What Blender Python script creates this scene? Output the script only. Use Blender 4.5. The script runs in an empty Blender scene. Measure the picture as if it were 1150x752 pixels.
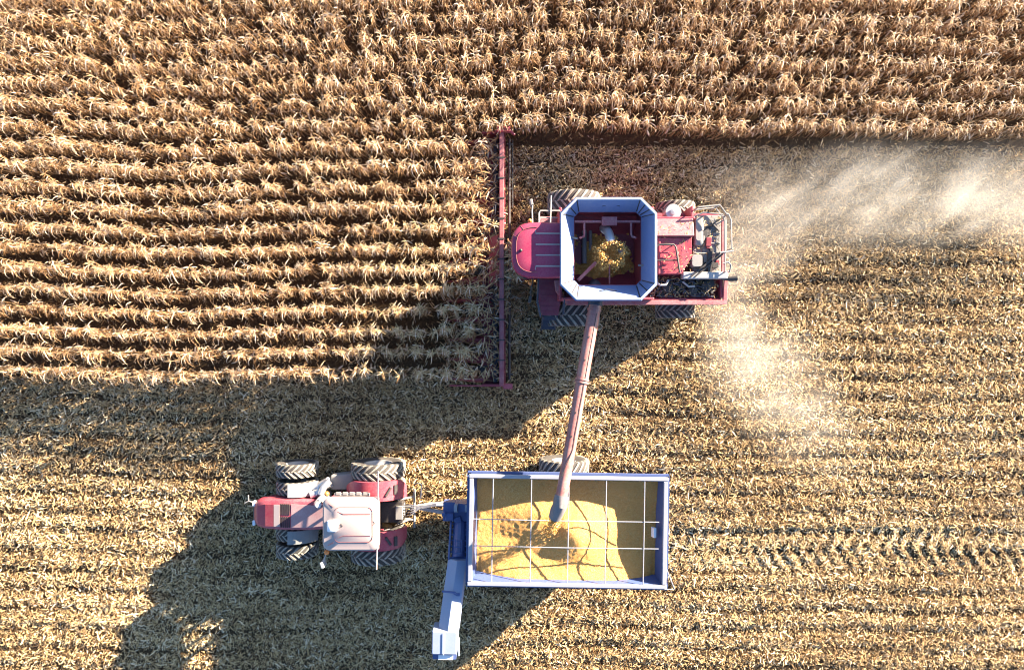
import bpy, math, random
import numpy as np
from mathutils import Vector, Matrix, Euler

random.seed(7)
rng = np.random.default_rng(11)
PI = math.pi
R = math.radians
sc = bpy.context.scene
COL = sc.collection

# ------------------------------------------------------------------ camera
CAM_H = 27.0
F_PX = 767.0
cam_d = bpy.data.cameras.new('camera')
cam_d.sensor_width = 36.0
cam_d.lens = 36.0 * F_PX / 1150.0
cam_d.clip_end = 2000
cam = bpy.data.objects.new('camera', cam_d)
cam.location = (0, 0, CAM_H)
COL.objects.link(cam)
sc.camera = cam


def at(px, py, h=0.0):
    """A point of the photograph at height h, in metres."""
    k = (CAM_H - h) / F_PX
    return Vector(((px - 575) * k, -(py - 376) * k, h))


# ------------------------------------------------------------------ light
SUN_AZ = 34.0
SUN_EL = 15.5
world = bpy.data.worlds.new('World')
sc.world = world
world.use_nodes = True
wn = world.node_tree
for n in list(wn.nodes):
    wn.nodes.remove(n)
sky = wn.nodes.new('ShaderNodeTexSky')
sky.sky_type = 'NISHITA'
sky.sun_disc = False
sky.ozone_density = 4.5
sky.sun_elevation = R(SUN_EL)
sky.sun_rotation = R(90 - SUN_AZ)
bg = wn.nodes.new('ShaderNodeBackground')
bg.inputs['Strength'].default_value = 0.054
wo = wn.nodes.new('ShaderNodeOutputWorld')
wn.links.new(sky.outputs[0], bg.inputs['Color'])
wn.links.new(bg.outputs[0], wo.inputs['Surface'])

sun_d = bpy.data.lights.new('sun', 'SUN')
sun_d.energy = 5.0
sun_d.angle = R(0.5)
sun_d.color = (1.0, 0.86, 0.68)
sun = bpy.data.objects.new('sun', sun_d)
sv = Vector((math.cos(R(SUN_EL)) * math.cos(R(SUN_AZ)), math.cos(R(SUN_EL)) * math.sin(R(SUN_AZ)), math.sin(R(SUN_EL))))
sun.rotation_euler = sv.to_track_quat('Z', 'Y').to_euler()
sun.location = sv * 60
COL.objects.link(sun)

sc.view_settings.view_transform = 'Standard'
sc.view_settings.look = 'None'
sc.view_settings.gamma = 1.0
sc.view_settings.exposure = 2.85
sc.view_settings.use_curve_mapping = False
cy = sc.cycles
cy.max_bounces = 5
cy.diffuse_bounces = 3
cy.glossy_bounces = 2
cy.transmission_bounces = 2
cy.volume_bounces = 1
cy.transparent_max_bounces = 4
cy.volume_step_rate = 0.6
cy.volume_max_steps = 96
cy.caustics_reflective = False
cy.caustics_refractive = False
cy.pixel_filter_type = 'BLACKMAN_HARRIS'
cy.filter_width = 1.1
cy.use_denoising = True


# ------------------------------------------------------------------ materials
def nodes_of(name):
    m = bpy.data.materials.new(name)
    m.use_nodes = True
    nt = m.node_tree
    return m, nt, nt.nodes['Principled BSDF']


def add(nt, kind, **kw):
    n = nt.nodes.new(kind)
    for k, v in kw.items():
        setattr(n, k, v)
    return n


def paint(name, col, dust=(0.5, 0.36, 0.22), dust_amt=0.35, rough=0.45, metal=0.0, scale=1.6, bump=0.0, spec=0.5, var=0.2):
    """Paint or metal with a little colour drift, and field dust lying in blotches and in speckles."""
    m, nt, b = nodes_of(name)
    tc = add(nt, 'ShaderNodeTexCoord')
    n1 = add(nt, 'ShaderNodeTexNoise')
    n1.inputs['Scale'].default_value = scale
    n1.inputs['Detail'].default_value = 6
    n1.inputs['Roughness'].default_value = 0.7
    n2 = add(nt, 'ShaderNodeTexNoise')
    n2.inputs['Scale'].default_value = scale * 11
    n2.inputs['Detail'].default_value = 3
    nt.links.new(tc.outputs['Object'], n1.inputs['Vector'])
    nt.links.new(tc.outputs['Object'], n2.inputs['Vector'])
    r1 = add(nt, 'ShaderNodeMapRange')
    r1.inputs['From Min'].default_value = 0.35
    r1.inputs['From Max'].default_value = 0.7
    r1.inputs['To Min'].default_value = dust_amt * 0.35
    r1.inputs['To Max'].default_value = dust_amt
    nt.links.new(n1.outputs['Fac'], r1.inputs['Value'])
    r2 = add(nt, 'ShaderNodeMapRange')
    r2.inputs['From Min'].default_value = 0.3
    r2.inputs['From Max'].default_value = 0.75
    r2.inputs['To Min'].default_value = 0.5
    r2.inputs['To Max'].default_value = 1.35
    nt.links.new(n2.outputs['Fac'], r2.inputs['Value'])
    mul = add(nt, 'ShaderNodeMath', operation='MULTIPLY', use_clamp=True)
    nt.links.new(r1.outputs[0], mul.inputs[0])
    nt.links.new(r2.outputs[0], mul.inputs[1])
    mix = add(nt, 'ShaderNodeMix', data_type='RGBA')
    mix.inputs['A'].default_value = (*col, 1)
    mix.inputs['B'].default_value = (*dust, 1)
    nt.links.new(mul.outputs[0], mix.inputs['Factor'])
    nt.links.new(mix.outputs['Result'], b.inputs['Base Color'])
    b.inputs['Roughness'].default_value = rough
    b.inputs['Metallic'].default_value = metal
    b.inputs['Specular IOR Level'].default_value = spec
    if bump:
        bp = add(nt, 'ShaderNodeBump')
        bp.inputs['Strength'].default_value = bump
        bp.inputs['Distance'].default_value = 0.02
        nt.links.new(n2.outputs['Fac'], bp.inputs['Height'])
        nt.links.new(bp.outputs[0], b.inputs['Normal'])
    return m


def tone_mat(name, stops, rough=0.8, transl=0.0, noise=None):
    """Plant matter: each leaf or flake picks its own colour off a ramp by its 'tone' attribute."""
    m, nt, b = nodes_of(name)
    a = add(nt, 'ShaderNodeAttribute', attribute_name='tone')
    ramp = add(nt, 'ShaderNodeValToRGB')
    e = ramp.color_ramp.elements
    e[0].position, e[0].color = stops[0][0], (*stops[0][1], 1)
    e[1].position, e[1].color = stops[-1][0], (*stops[-1][1], 1)
    for p, c in stops[1:-1]:
        k = e.new(p)
        k.color = (*c, 1)
    nt.links.new(a.outputs['Fac'], ramp.inputs['Fac'])
    b.inputs['Roughness'].default_value = rough
    b.inputs['Specular IOR Level'].default_value = 0.25
    nt.links.new(ramp.outputs['Color'], b.inputs['Base Color'])
    if transl:
        t = add(nt, 'ShaderNodeBsdfTranslucent')
        ms = add(nt, 'ShaderNodeMixShader')
        ms.inputs['Fac'].default_value = transl
        nt.links.new(ramp.outputs['Color'], t.inputs['Color'])
        nt.links.new(b.outputs[0], ms.inputs[1])
        nt.links.new(t.outputs[0], ms.inputs[2])
        nt.links.new(ms.outputs[0], nt.nodes['Material Output'].inputs['Surface'])
    return m


M = {}
M['red'] = paint('dusty_red_paint', (0.32, 0.012, 0.040), dust=(0.55, 0.36, 0.32), dust_amt=0.26)
M['red_pale'] = paint('sunlit_dusty_red_paint', (0.36, 0.045, 0.065), dust=(0.52, 0.36, 0.32), dust_amt=0.6)  # paler red: dust, plus the washed-out look of sunlight put into the base
M['red_dark'] = paint('deep_red_paint', (0.20, 0.010, 0.028), dust=(0.36, 0.22, 0.18), dust_amt=0.22)
M['auger_red'] = paint('auger_tube_paint', (0.28, 0.065, 0.06), dust=(0.42, 0.28, 0.235), dust_amt=0.75)
M['hood_pale'] = paint('pale_pink_hood_panel', (0.40, 0.17, 0.17), dust=(0.52, 0.40, 0.36), dust_amt=0.6)  # paler pink centre panel of the hood
M['header_red'] = paint('worn_maroon_header_paint', (0.24, 0.028, 0.045), dust=(0.46, 0.30, 0.27), dust_amt=0.5, scale=3.0)
M['crimson'] = paint('crimson_roof_paint', (0.30, 0.010, 0.060), dust=(0.55, 0.36, 0.34), dust_amt=0.16, rough=0.4)
M['roof_pale'] = paint('dusty_pale_roof_paint', (0.36, 0.28, 0.265), dust=(0.40, 0.33, 0.29), dust_amt=0.6)
M['seam'] = paint('dark_red_seam', (0.20, 0.05, 0.06), dust_amt=0.15)  # dark red lines of the roof joints
M['tank_shade_blue'] = paint('shade_blued_tank_sheet', (0.11, 0.175, 0.37), dust=(0.38, 0.36, 0.34), dust_amt=0.32, rough=0.5, bump=0.2)  # grey sheet, with the skylit blue of its shaded panels put into the base
M['cart_white'] = paint('white_cart_paint', (0.26, 0.28, 0.34), dust=(0.38, 0.34, 0.30), dust_amt=0.4, rough=0.4)
M['chute_grey'] = paint('pale_blue_grey_chute_paint', (0.22, 0.27, 0.40), dust=(0.42, 0.40, 0.37), dust_amt=0.25, rough=0.45)
M['cart_blue'] = paint('blue_grey_cart_paint', (0.05, 0.085, 0.23), dust=(0.30, 0.29, 0.29), dust_amt=0.16, rough=0.4)
M['steel'] = paint('bare_steel', (0.55, 0.55, 0.56), dust=(0.5, 0.42, 0.34), dust_amt=0.3, rough=0.35, metal=0.6)
M['grey'] = paint('dusty_grey_metal', (0.20, 0.20, 0.20), dust=(0.36, 0.30, 0.24), dust_amt=0.5, rough=0.6)
M['grey_light'] = paint('pale_grey_panel', (0.36, 0.36, 0.36), dust=(0.42, 0.36, 0.29), dust_amt=0.4, rough=0.55)
M['dark'] = paint('black_metal', (0.022, 0.022, 0.026), dust=(0.28, 0.20, 0.13), dust_amt=0.2, rough=0.55)
M['dark_blue'] = paint('dark_hose_rubber', (0.035, 0.045, 0.075), dust=(0.24, 0.19, 0.14), dust_amt=0.25, rough=0.5)
M['rubber'] = paint('tyre_rubber', (0.022, 0.022, 0.024), dust=(0.36, 0.28, 0.20), dust_amt=0.2, rough=0.85, scale=2.5, bump=0.2)
M['tread'] = paint('dusty_tread_rubber', (0.06, 0.055, 0.05), dust=(0.50, 0.43, 0.34), dust_amt=0.95, rough=0.85, scale=3.0, bump=0.2)
M['rim'] = paint('wheel_rim_paint', (0.32, 0.32, 0.33), dust=(0.36, 0.29, 0.22), dust_amt=0.4, rough=0.5)
M['spout'] = paint('grey_rubber_spout', (0.13, 0.12, 0.125), dust=(0.36, 0.30, 0.27), dust_amt=0.4, rough=0.7)
M['orange'] = paint('orange_lens', (0.75, 0.22, 0.04), dust_amt=0.2, rough=0.25)
M['white'] = paint('white_plastic', (0.80, 0.80, 0.80), dust_amt=0.1, rough=0.4)
M['mesh_red'] = paint('red_tread_plate', (0.24, 0.022, 0.055), dust=(0.36, 0.24, 0.2), dust_amt=0.3, rough=0.5, bump=0.5, scale=4)
def clear_glass():
    m, nt, b = nodes_of('clear_cab_glass')
    nt.nodes.remove(b)
    t = add(nt, 'ShaderNodeBsdfTransparent')
    t.inputs['Color'].default_value = (0.88, 0.91, 0.91, 1)
    g = add(nt, 'ShaderNodeBsdfGlossy')
    g.inputs['Roughness'].default_value = 0.05
    ms = add(nt, 'ShaderNodeMixShader')
    ms.inputs['Fac'].default_value = 0.08
    nt.links.new(t.outputs[0], ms.inputs[1])
    nt.links.new(g.outputs[0], ms.inputs[2])
    nt.links.new(ms.outputs[0], nt.nodes['Material Output'].inputs['Surface'])
    return m


M['clear_glass'] = clear_glass()
M['glass'] = paint('cab_glass', (0.02, 0.03, 0.035), dust=(0.2, 0.2, 0.2), dust_amt=0.25, rough=0.06, spec=0.9)
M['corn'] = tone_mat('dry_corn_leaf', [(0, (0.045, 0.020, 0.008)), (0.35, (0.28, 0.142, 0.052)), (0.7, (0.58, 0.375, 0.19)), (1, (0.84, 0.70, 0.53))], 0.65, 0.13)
M['stalk'] = tone_mat('dry_corn_stalk', [(0, (0.24, 0.15, 0.06)), (1, (0.55, 0.40, 0.20))], 0.7)
M['litter'] = tone_mat('chopped_corn_litter', [(0, (0.07, 0.038, 0.017)), (0.28, (0.26, 0.155, 0.072)), (0.55, (0.54, 0.355, 0.155)), (0.85, (0.71, 0.52, 0.27)), (1, (0.84, 0.70, 0.47))], 0.75, 0.10)
M['kernel'] = tone_mat('corn_kernels', [(0, (0.30, 0.13, 0.025)), (0.5, (0.56, 0.30, 0.07)), (1, (0.74, 0.50, 0.19))], 0.45)


def soil_mat():
    m, nt, b = nodes_of('dark_field_soil')
    tc = add(nt, 'ShaderNodeTexCoord')
    n1 = add(nt, 'ShaderNodeTexNoise')
    n1.inputs['Scale'].default_value = 9
    n1.inputs['Detail'].default_value = 8
    n1.inputs['Roughness'].default_value = 0.75
    nt.links.new(tc.outputs['Object'], n1.inputs['Vector'])
    ramp = add(nt, 'ShaderNodeValToRGB')
    e = ramp.color_ramp.elements
    e[0].position, e[0].color = 0.3, (0.022, 0.013, 0.007, 1)
    e[1].position, e[1].color = 0.78, (0.15, 0.092, 0.045, 1)
    nt.links.new(n1.outputs['Fac'], ramp.inputs['Fac'])
    nt.links.new(ramp.outputs['Color'], b.inputs['Base Color'])
    b.inputs['Roughness'].default_value = 0.95
    b.inputs['Specular IOR Level'].default_value = 0.1
    bp = add(nt, 'ShaderNodeBump')
    bp.inputs['Strength'].default_value = 0.7
    bp.inputs['Distance'].default_value = 0.04
    nt.links.new(n1.outputs['Fac'], bp.inputs['Height'])
    nt.links.new(bp.outputs[0], b.inputs['Normal'])
    return m


M['soil'] = soil_mat()


def grain_mat():
    """A heap of yellow corn: kernel-sized cells, each its own yellow, with the relief of kernels."""
    m, nt, b = nodes_of('shelled_corn')
    tc = add(nt, 'ShaderNodeTexCoord')
    v = add(nt, 'ShaderNodeTexVoronoi')
    v.inputs['Scale'].default_value = 62
    nt.links.new(tc.outputs['Object'], v.inputs['Vector'])
    n1 = add(nt, 'ShaderNodeTexNoise')
    n1.inputs['Scale'].default_value = 1.7
    n1.inputs['Detail'].default_value = 5
    nt.links.new(tc.outputs['Object'], n1.inputs['Vector'])
    sep = add(nt, 'ShaderNodeSeparateColor')
    nt.links.new(v.outputs['Color'], sep.inputs[0])
    ramp = add(nt, 'ShaderNodeValToRGB')
    e = ramp.color_ramp.elements
    e[0].position, e[0].color = 0.0, (0.44, 0.16, 0.022, 1)
    e[1].position, e[1].color = 1.0, (0.76, 0.48, 0.19, 1)
    k = e.new(0.25)
    k.color = (0.64, 0.29, 0.05, 1)
    k = e.new(0.8)
    k.color = (0.68, 0.36, 0.09, 1)
    nt.links.new(sep.outputs[0], ramp.inputs['Fac'])
    nt.links.new(ramp.outputs['Color'], b.inputs['Base Color'])
    b.inputs['Roughness'].default_value = 0.55
    bp = add(nt, 'ShaderNodeBump')
    bp.inputs['Strength'].default_value = 0.8
    bp.inputs['Distance'].default_value = 0.02
    nt.links.new(v.outputs['Distance'], bp.inputs['Height'])
    nt.links.new(bp.outputs[0], b.inputs['Normal'])
    return m


M['grain'] = grain_mat()


# ------------------------------------------------------------------ mesh builder
WORLD = {}          # world position of each thing's or part's origin (things are built unrotated)


class MB:
    def __init__(self):
        self.v, self.f, self.mi = [], [], []
        self.cur = 0

    def raw(self, vs, fs):
        n = len(self.v)
        self.v += [tuple(p) for p in vs]
        self.f += [tuple(i + n for i in q) for q in fs]
        self.mi += [self.cur] * len(fs)
        return self

    def box(self, c, s, rot=(0, 0, 0)):
        m = Euler(rot).to_matrix()
        c = Vector(c)
        vs = [c + m @ Vector((x * s[0] / 2, y * s[1] / 2, z * s[2] / 2)) for x in (-1, 1) for y in (-1, 1) for z in (-1, 1)]
        return self.raw(vs, [(0, 1, 3, 2), (4, 6, 7, 5), (0, 4, 5, 1), (2, 3, 7, 6), (0, 2, 6, 4), (1, 5, 7, 3)])

    def span(self, x0, x1, y0, y1, z0, z1):
        return self.box(((x0 + x1) / 2, (y0 + y1) / 2, (z0 + z1) / 2), (abs(x1 - x0), abs(y1 - y0), abs(z1 - z0)))

    def bar(self, p0, p1, w, h):
        """A square bar from p0 to p1, w wide (level) and h high."""
        p0, p1 = Vector(p0), Vector(p1)
        d = (p1 - p0).normalized()
        up = Vector((0, 0, 1)) if abs(d.z) < 0.95 else Vector((1, 0, 0))
        s = d.cross(up).normalized()
        u = s.cross(d).normalized()
        vs = [p + s * a * w / 2 + u * b * h / 2 for p in (p0, p1) for a, b in ((-1, -1), (1, -1), (1, 1), (-1, 1))]
        return self.raw(vs, [(0, 1, 2, 3), (7, 6, 5, 4), (0, 4, 5, 1), (1, 5, 6, 2), (2, 6, 7, 3), (3, 7, 4, 0)])

    def tube(self, pts, r, n=8, caps=True):
        pts = [Vector(p) for p in pts]
        rs = r if isinstance(r, (list, tuple)) else [r] * len(pts)
        rings, prev = [], None
        for i, p in enumerate(pts):
            d = (pts[min(i + 1, len(pts) - 1)] - pts[max(i - 1, 0)]).normalized()
            if prev is None:
                up = Vector((0, 0, 1)) if abs(d.z) < 0.9 else Vector((1, 0, 0))
                s = d.cross(up).normalized()
            else:
                s = (prev - d * prev.dot(d)).normalized()
            prev = s
            u = d.cross(s)
            rings.append([p + (s * math.cos(2 * PI * k / n) + u * math.sin(2 * PI * k / n)) * rs[i] for k in range(n)])
        return self.loft(rings, caps)

    def loft(self, rings, caps=True, closed=True):
        n = len(rings[0])
        vs = [p for r in rings for p in r]
        fs = []
        for i in range(len(rings) - 1):
            for k in range(n if closed else n - 1):
                a, b = i * n + k, i * n + (k + 1) % n
                fs.append((a, b, b + n, a + n))
        if caps:
            fs.append(tuple(reversed(range(n))))
            fs.append(tuple(range((len(rings) - 1) * n, len(rings) * n)))
        return self.raw(vs, fs)

    def lathe(self, prof, c, n=28, axis='y'):
        """prof: (radius, position along the axis) pairs."""
        c = Vector(c)
        rings = []
        for r, a in prof:
            ring = []
            for k in range(n):
                t = 2 * PI * k / n
                o = Vector((math.cos(t) * r, a, math.sin(t) * r)) if axis == 'y' else (Vector((math.cos(t) * r, math.sin(t) * r, a)) if axis == 'z' else Vector((a, math.cos(t) * r, math.sin(t) * r)))
                ring.append(c + o)
            rings.append(ring)
        return self.loft(rings, True)

    def ball(self, c, r, n=10, sz=1.0):
        prof = [(max(0.001, r * math.sin(PI * k / 6)), -r * sz * math.cos(PI * k / 6)) for k in range(7)]
        return self.lathe(prof, c, n, 'z')

    def build(self, name, mats, parent=None, bevel=0.0, smooth=False, props=None):
        if not isinstance(mats, (list, tuple)):
            mats = [mats]
        vs = np.array(self.v, dtype=np.float64)
        ctr = (vs.min(0) + vs.max(0)) / 2
        me = bpy.data.meshes.new(name)
        me.from_pydata([tuple(p) for p in vs - ctr], [], self.f)
        for m in mats:
            me.materials.append(M[m])
        me.polygons.foreach_set('material_index', self.mi)
        me.update()
        import bmesh
        bm = bmesh.new()
        bm.from_mesh(me)
        bmesh.ops.recalc_face_normals(bm, faces=bm.faces)
        bm.to_mesh(me)
        bm.free()
        if smooth:
            me.polygons.foreach_set('use_smooth', [True] * len(me.polygons))
        o = bpy.data.objects.new(name, me)
        COL.objects.link(o)
        w = Vector(ctr)
        if parent is not None:
            o.parent = parent
            o.location = w - WORLD[parent.name]
        else:
            o.location = w
        WORLD[o.name] = w
        if smooth:
            try:
                es = o.modifiers.new('edges', 'EDGE_SPLIT')
                es.split_angle = R(38)
            except Exception:
                pass
        if bevel:
            bv = o.modifiers.new('bevel', 'BEVEL')
            bv.width = bevel
            bv.segments = 2
            bv.limit_method = 'ANGLE'
            bv.angle_limit = R(40)
        return o


def thing(name, loc, label, cat, group=None):
    o = bpy.data.objects.new(name, None)
    o.empty_display_size = 0.3
    COL.objects.link(o)
    o.location = loc
    o['label'] = label
    o['category'] = cat
    if group:
        o['group'] = group
    WORLD[o.name] = Vector(loc)
    return o


def tag(o, label, cat=None, kind=None, group=None):
    o['label'] = label
    if cat:
        o['category'] = cat
    if kind:
        o['kind'] = kind
    if group:
        o['group'] = group
    return o


def np_mesh(name, verts, faces, mat, tone=None, smooth=False):
    """A mesh of quads straight from arrays."""
    me = bpy.data.meshes.new(name)
    nv, nf = len(verts), len(faces)
    me.vertices.add(nv)
    me.vertices.foreach_set('co', np.ascontiguousarray(verts, dtype=np.float32).ravel())
    me.loops.add(nf * 4)
    me.loops.foreach_set('vertex_index', np.ascontiguousarray(faces, dtype=np.int32).ravel())
    me.polygons.add(nf)
    me.polygons.foreach_set('loop_start', np.arange(nf, dtype=np.int32) * 4)
    me.polygons.foreach_set('loop_total', np.full(nf, 4, dtype=np.int32))
    if smooth:
        me.polygons.foreach_set('use_smooth', np.ones(nf, dtype=bool))
    if tone is not None:
        a = me.attributes.new('tone', 'FLOAT', 'FACE')
        a.data.foreach_set('value', np.ascontiguousarray(tone, dtype=np.float32))
    me.materials.append(M[mat])
    me.update(calc_edges=True)
    me.validate()
    return me


def link(name, me, loc=(0, 0, 0), parent=None):
    o = bpy.data.objects.new(name, me)
    COL.objects.link(o)
    o.location = loc
    if parent is not None:
        o.parent = parent
    return o


# ------------------------------------------------------------------ terrain
def vnoise(x, y, seed=0):
    """Smooth value noise."""
    xi, yi = np.floor(x).astype(np.int64), np.floor(y).astype(np.int64)
    fx, fy = x - xi, y - yi
    fx, fy = fx * fx * (3 - 2 * fx), fy * fy * (3 - 2 * fy)

    def h(a, b):
        n = (a * 374761393 + b * 668265263 + seed * 144665) & 0x7fffffff
        n = ((n ^ (n >> 13)) * 1274126177) & 0x7fffffff
        return ((n ^ (n >> 16)) & 0xffff) / 65535.0
    return (h(xi, yi) * (1 - fx) + h(xi + 1, yi) * fx) * (1 - fy) + (h(xi, yi + 1) * (1 - fx) + h(xi + 1, yi + 1) * fx) * fy


ROW = 0.762
ROW0 = -1.33          # the front row of the standing corn


def row_wobble(x):
    return 0.10 * np.sin(x * 0.23 + 1.0) + 0.06 * np.sin(x * 0.61)


def tread_print(x, y):
    """Chevrons that the grain cart's and tractor's tyres pressed into the litter: -1 in a lug print."""
    yc = -8.42 + 0.04 * np.sin(x * 0.5)
    d = y - yc
    inside = np.clip((0.92 - np.abs(d)) / 0.25, 0, 1) * np.clip((x - 5.2) / 1.0, 0, 1)
    ph = (x - np.abs(d) * 0.62 + 0.12 * vnoise(x * 1.5, y * 2.5, 6)) / 0.56
    w = np.abs(ph - np.floor(ph) - 0.5) * 2
    patch = 0.4 + 0.6 * np.clip(vnoise(x * 0.7, y * 1.6, 5) * 1.9 - 0.35, 0, 1)
    return -inside * (0.5 - 0.5 * np.cos(PI * np.clip(w * 1.15, 0, 1))) * patch, inside


def ground_z(x, y):
    yr = y - ROW0 - row_wobble(x)
    z = 0.03 * np.cos(2 * PI * yr / ROW)
    z = z + 0.05 * (vnoise(x * 0.7, y * 1.1, 1) - 0.5) + 0.045 * (vnoise(x * 3.1, y * 3.1, 2) - 0.5) + 0.02 * (vnoise(x * 9, y * 9, 3) - 0.5)
    tp, ins = tread_print(x, y)
    return z * (1 - 0.6 * ins) + 0.078 * tp


def build_ground():
    fx = np.arange(-25, 27.01, 0.05)
    fy = np.arange(-18, 19.01, 0.05)
    far = np.array([60, 120, 300, 700.0])
    xs = np.concatenate([-far[::-1] - 25, fx, far + 27])
    ys = np.concatenate([-far[::-1] - 18, fy, far + 19])
    X, Y = np.meshgrid(xs, ys)
    Z = ground_z(X, Y)
    Z[:4] = 0
    Z[-4:] = 0
    Z[:, :4] = 0
    Z[:, -4:] = 0
    nx, ny = len(xs), len(ys)
    V = np.stack([X, Y, Z], -1).reshape(-1, 3)
    i = (np.arange(ny - 1)[:, None] * nx + np.arange(nx - 1)[None]).ravel()
    F = np.stack([i, i + 1, i + nx + 1, i + nx], -1)
    o = link('ground', np_mesh('ground', V, F, 'soil', None, True))
    o['kind'] = 'structure'
    o['label'] = 'dark field soil under the chopped corn litter'


build_ground()


def in_corn(x, y):
    """True where corn still stands."""
    left = (x < -1.15) & (y > ROW0 - 0.3) & (y < 7.45)
    top = y > 7.45
    return left | top


# ------------------------------------------------------------------ corn litter on the cut field
def flakes(px, py, pz, L, W, az, pitch, roll, arch):
    n = len(px)
    dx, dy = np.cos(az), np.sin(az)
    cp, sp = np.cos(pitch), np.sin(pitch)
    d = np.stack([dx * cp, dy * cp, sp], -1)
    s = np.stack([-dy * np.cos(roll), dx * np.cos(roll), np.sin(roll)], -1)
    p = np.stack([px, py, pz], -1)
    V = np.empty((n, 6, 3))
    for k, (t, wk) in enumerate(((-0.5, 0.7), (0.0, 1.0), (0.5, 0.45))):
        c = p + d * (L * t)[:, None]
        c[:, 2] += arch * (0.25 - t * t) * L
        V[:, 2 * k] = c + s * (W * wk / 2)[:, None]
        V[:, 2 * k + 1] = c - s * (W * wk / 2)[:, None]
    b = np.arange(n)[:, None] * 6
    F = np.concatenate([b + np.array([[0, 1, 3, 2]]), b + np.array([[2, 3, 5, 4]])], 1).reshape(-1, 4)
    return V.reshape(-1, 3), F


def build_litter():
    n = 860000
    x = rng.uniform(-22.5, 22.5, n)
    y = rng.uniform(-15.5, 16, n)
    bare = vnoise(x * 0.3, y * 1.5, 21) * 0.45 + vnoise(x * 0.18, y * 4.2, 23) * 0.55 + vnoise(x * 1.3, y * 3.3, 22) * 0.3
    tp, ins = tread_print(x, y)
    keep = rng.uniform(0, 1, n) < np.clip(0.12 + bare * 1.45, 0, 1)
    keep &= ~((tp < -0.5) & (rng.uniform(0, 1, n) < 0.30))
    yr = (y - ROW0 - row_wobble(x)) / ROW
    fr = np.abs(yr - np.round(yr))
    keep &= ~((fr > 0.34) & (rng.uniform(0, 1, n) < 0.55 * np.clip(vnoise(x * 0.35, y * 1.3, 24) * 1.7 - 0.25, 0, 1)))
    keep &= ~(in_corn(x, y) & (rng.uniform(0, 1, n) < 0.93))
    x, y = x[keep], y[keep]
    n = len(x)
    big = rng.uniform(0, 1, n)
    L = np.where(big < 0.82, rng.uniform(0.04, 0.14, n), rng.uniform(0.12, 0.32, n))
    W = L * rng.uniform(0.10, 0.34, n)
    W = np.clip(W, 0.012, 0.045)
    az = rng.uniform(0, 2 * PI, n)
    flat = 1 - 0.65 * ins[keep]                            # pressed flat where the wheels have been
    V, F = flakes(x, y, ground_z(x, y) + rng.uniform(0.01, 0.085, n) * flat, L, W, az, rng.normal(0, 0.38, n) * flat, rng.normal(0, 0.55, n) * flat, rng.uniform(-0.2, 0.6, n))
    tone = np.clip(rng.normal(0.58, 0.25, n) + (rng.uniform(0, 1, n) > 0.93) * 0.32 + (vnoise(x * 0.5, y * 0.9, 9) - 0.5) * 0.25, 0, 1)
    o = link('corn_litter', np_mesh('corn_litter', V, F, 'litter', np.repeat(tone, 2)))
    tag(o, 'chopped dry corn leaves and husks strewn over the harvested field', 'crop residue', 'stuff')


build_litter()


def build_stubble():
    """Short cut stalks left standing in the old rows."""
    V, F, T = [], [], []
    ks = np.arange(-20, 12)
    n6 = np.arange(5) * 2 * PI / 5
    for k in ks:
        y0 = ROW0 + k * ROW
        xs = np.arange(-22.5, 22.5, 0.2) + rng.uniform(-0.07, 0.07, len(np.arange(-22.5, 22.5, 0.2)))
        for x in xs:
            y = y0 + row_wobble(x) + rng.normal(0, 0.03)
            if (k >= 0 and x < -0.9) or rng.uniform() < 0.12 or abs(y + 8.42) < 0.8 and x > 5:
                continue
            h = rng.uniform(0.10, 0.30)
            lean = rng.normal(0, 0.35, 2)
            z = ground_z(np.array([x]), np.array([y]))[0] - 0.03
            r = rng.uniform(0.010, 0.015)
            b = len(V) * 10
            lo = np.stack([x + r * np.cos(n6), y + r * np.sin(n6), np.full(5, z)], -1)
            hi = np.stack([x + lean[0] * h + r * np.cos(n6), y + lean[1] * h + r * np.sin(n6), np.full(5, z + h)], -1)
            V.append(np.concatenate([lo, hi]))
            for i in range(5):
                F.append((b + i, b + (i + 1) % 5, b + 5 + (i + 1) % 5, b + 5 + i))
            F.append((b + 5, b + 6, b + 7, b + 8))
            T += [rng.uniform(0.3, 1)] * 6
    o = link('corn_stubble', np_mesh('corn_stubble', np.concatenate(V), np.array(F), 'stalk', np.array(T)))
    tag(o, 'short cut corn stalks in rows across the harvested ground', 'stubble', 'stuff')


build_stubble()


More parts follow.
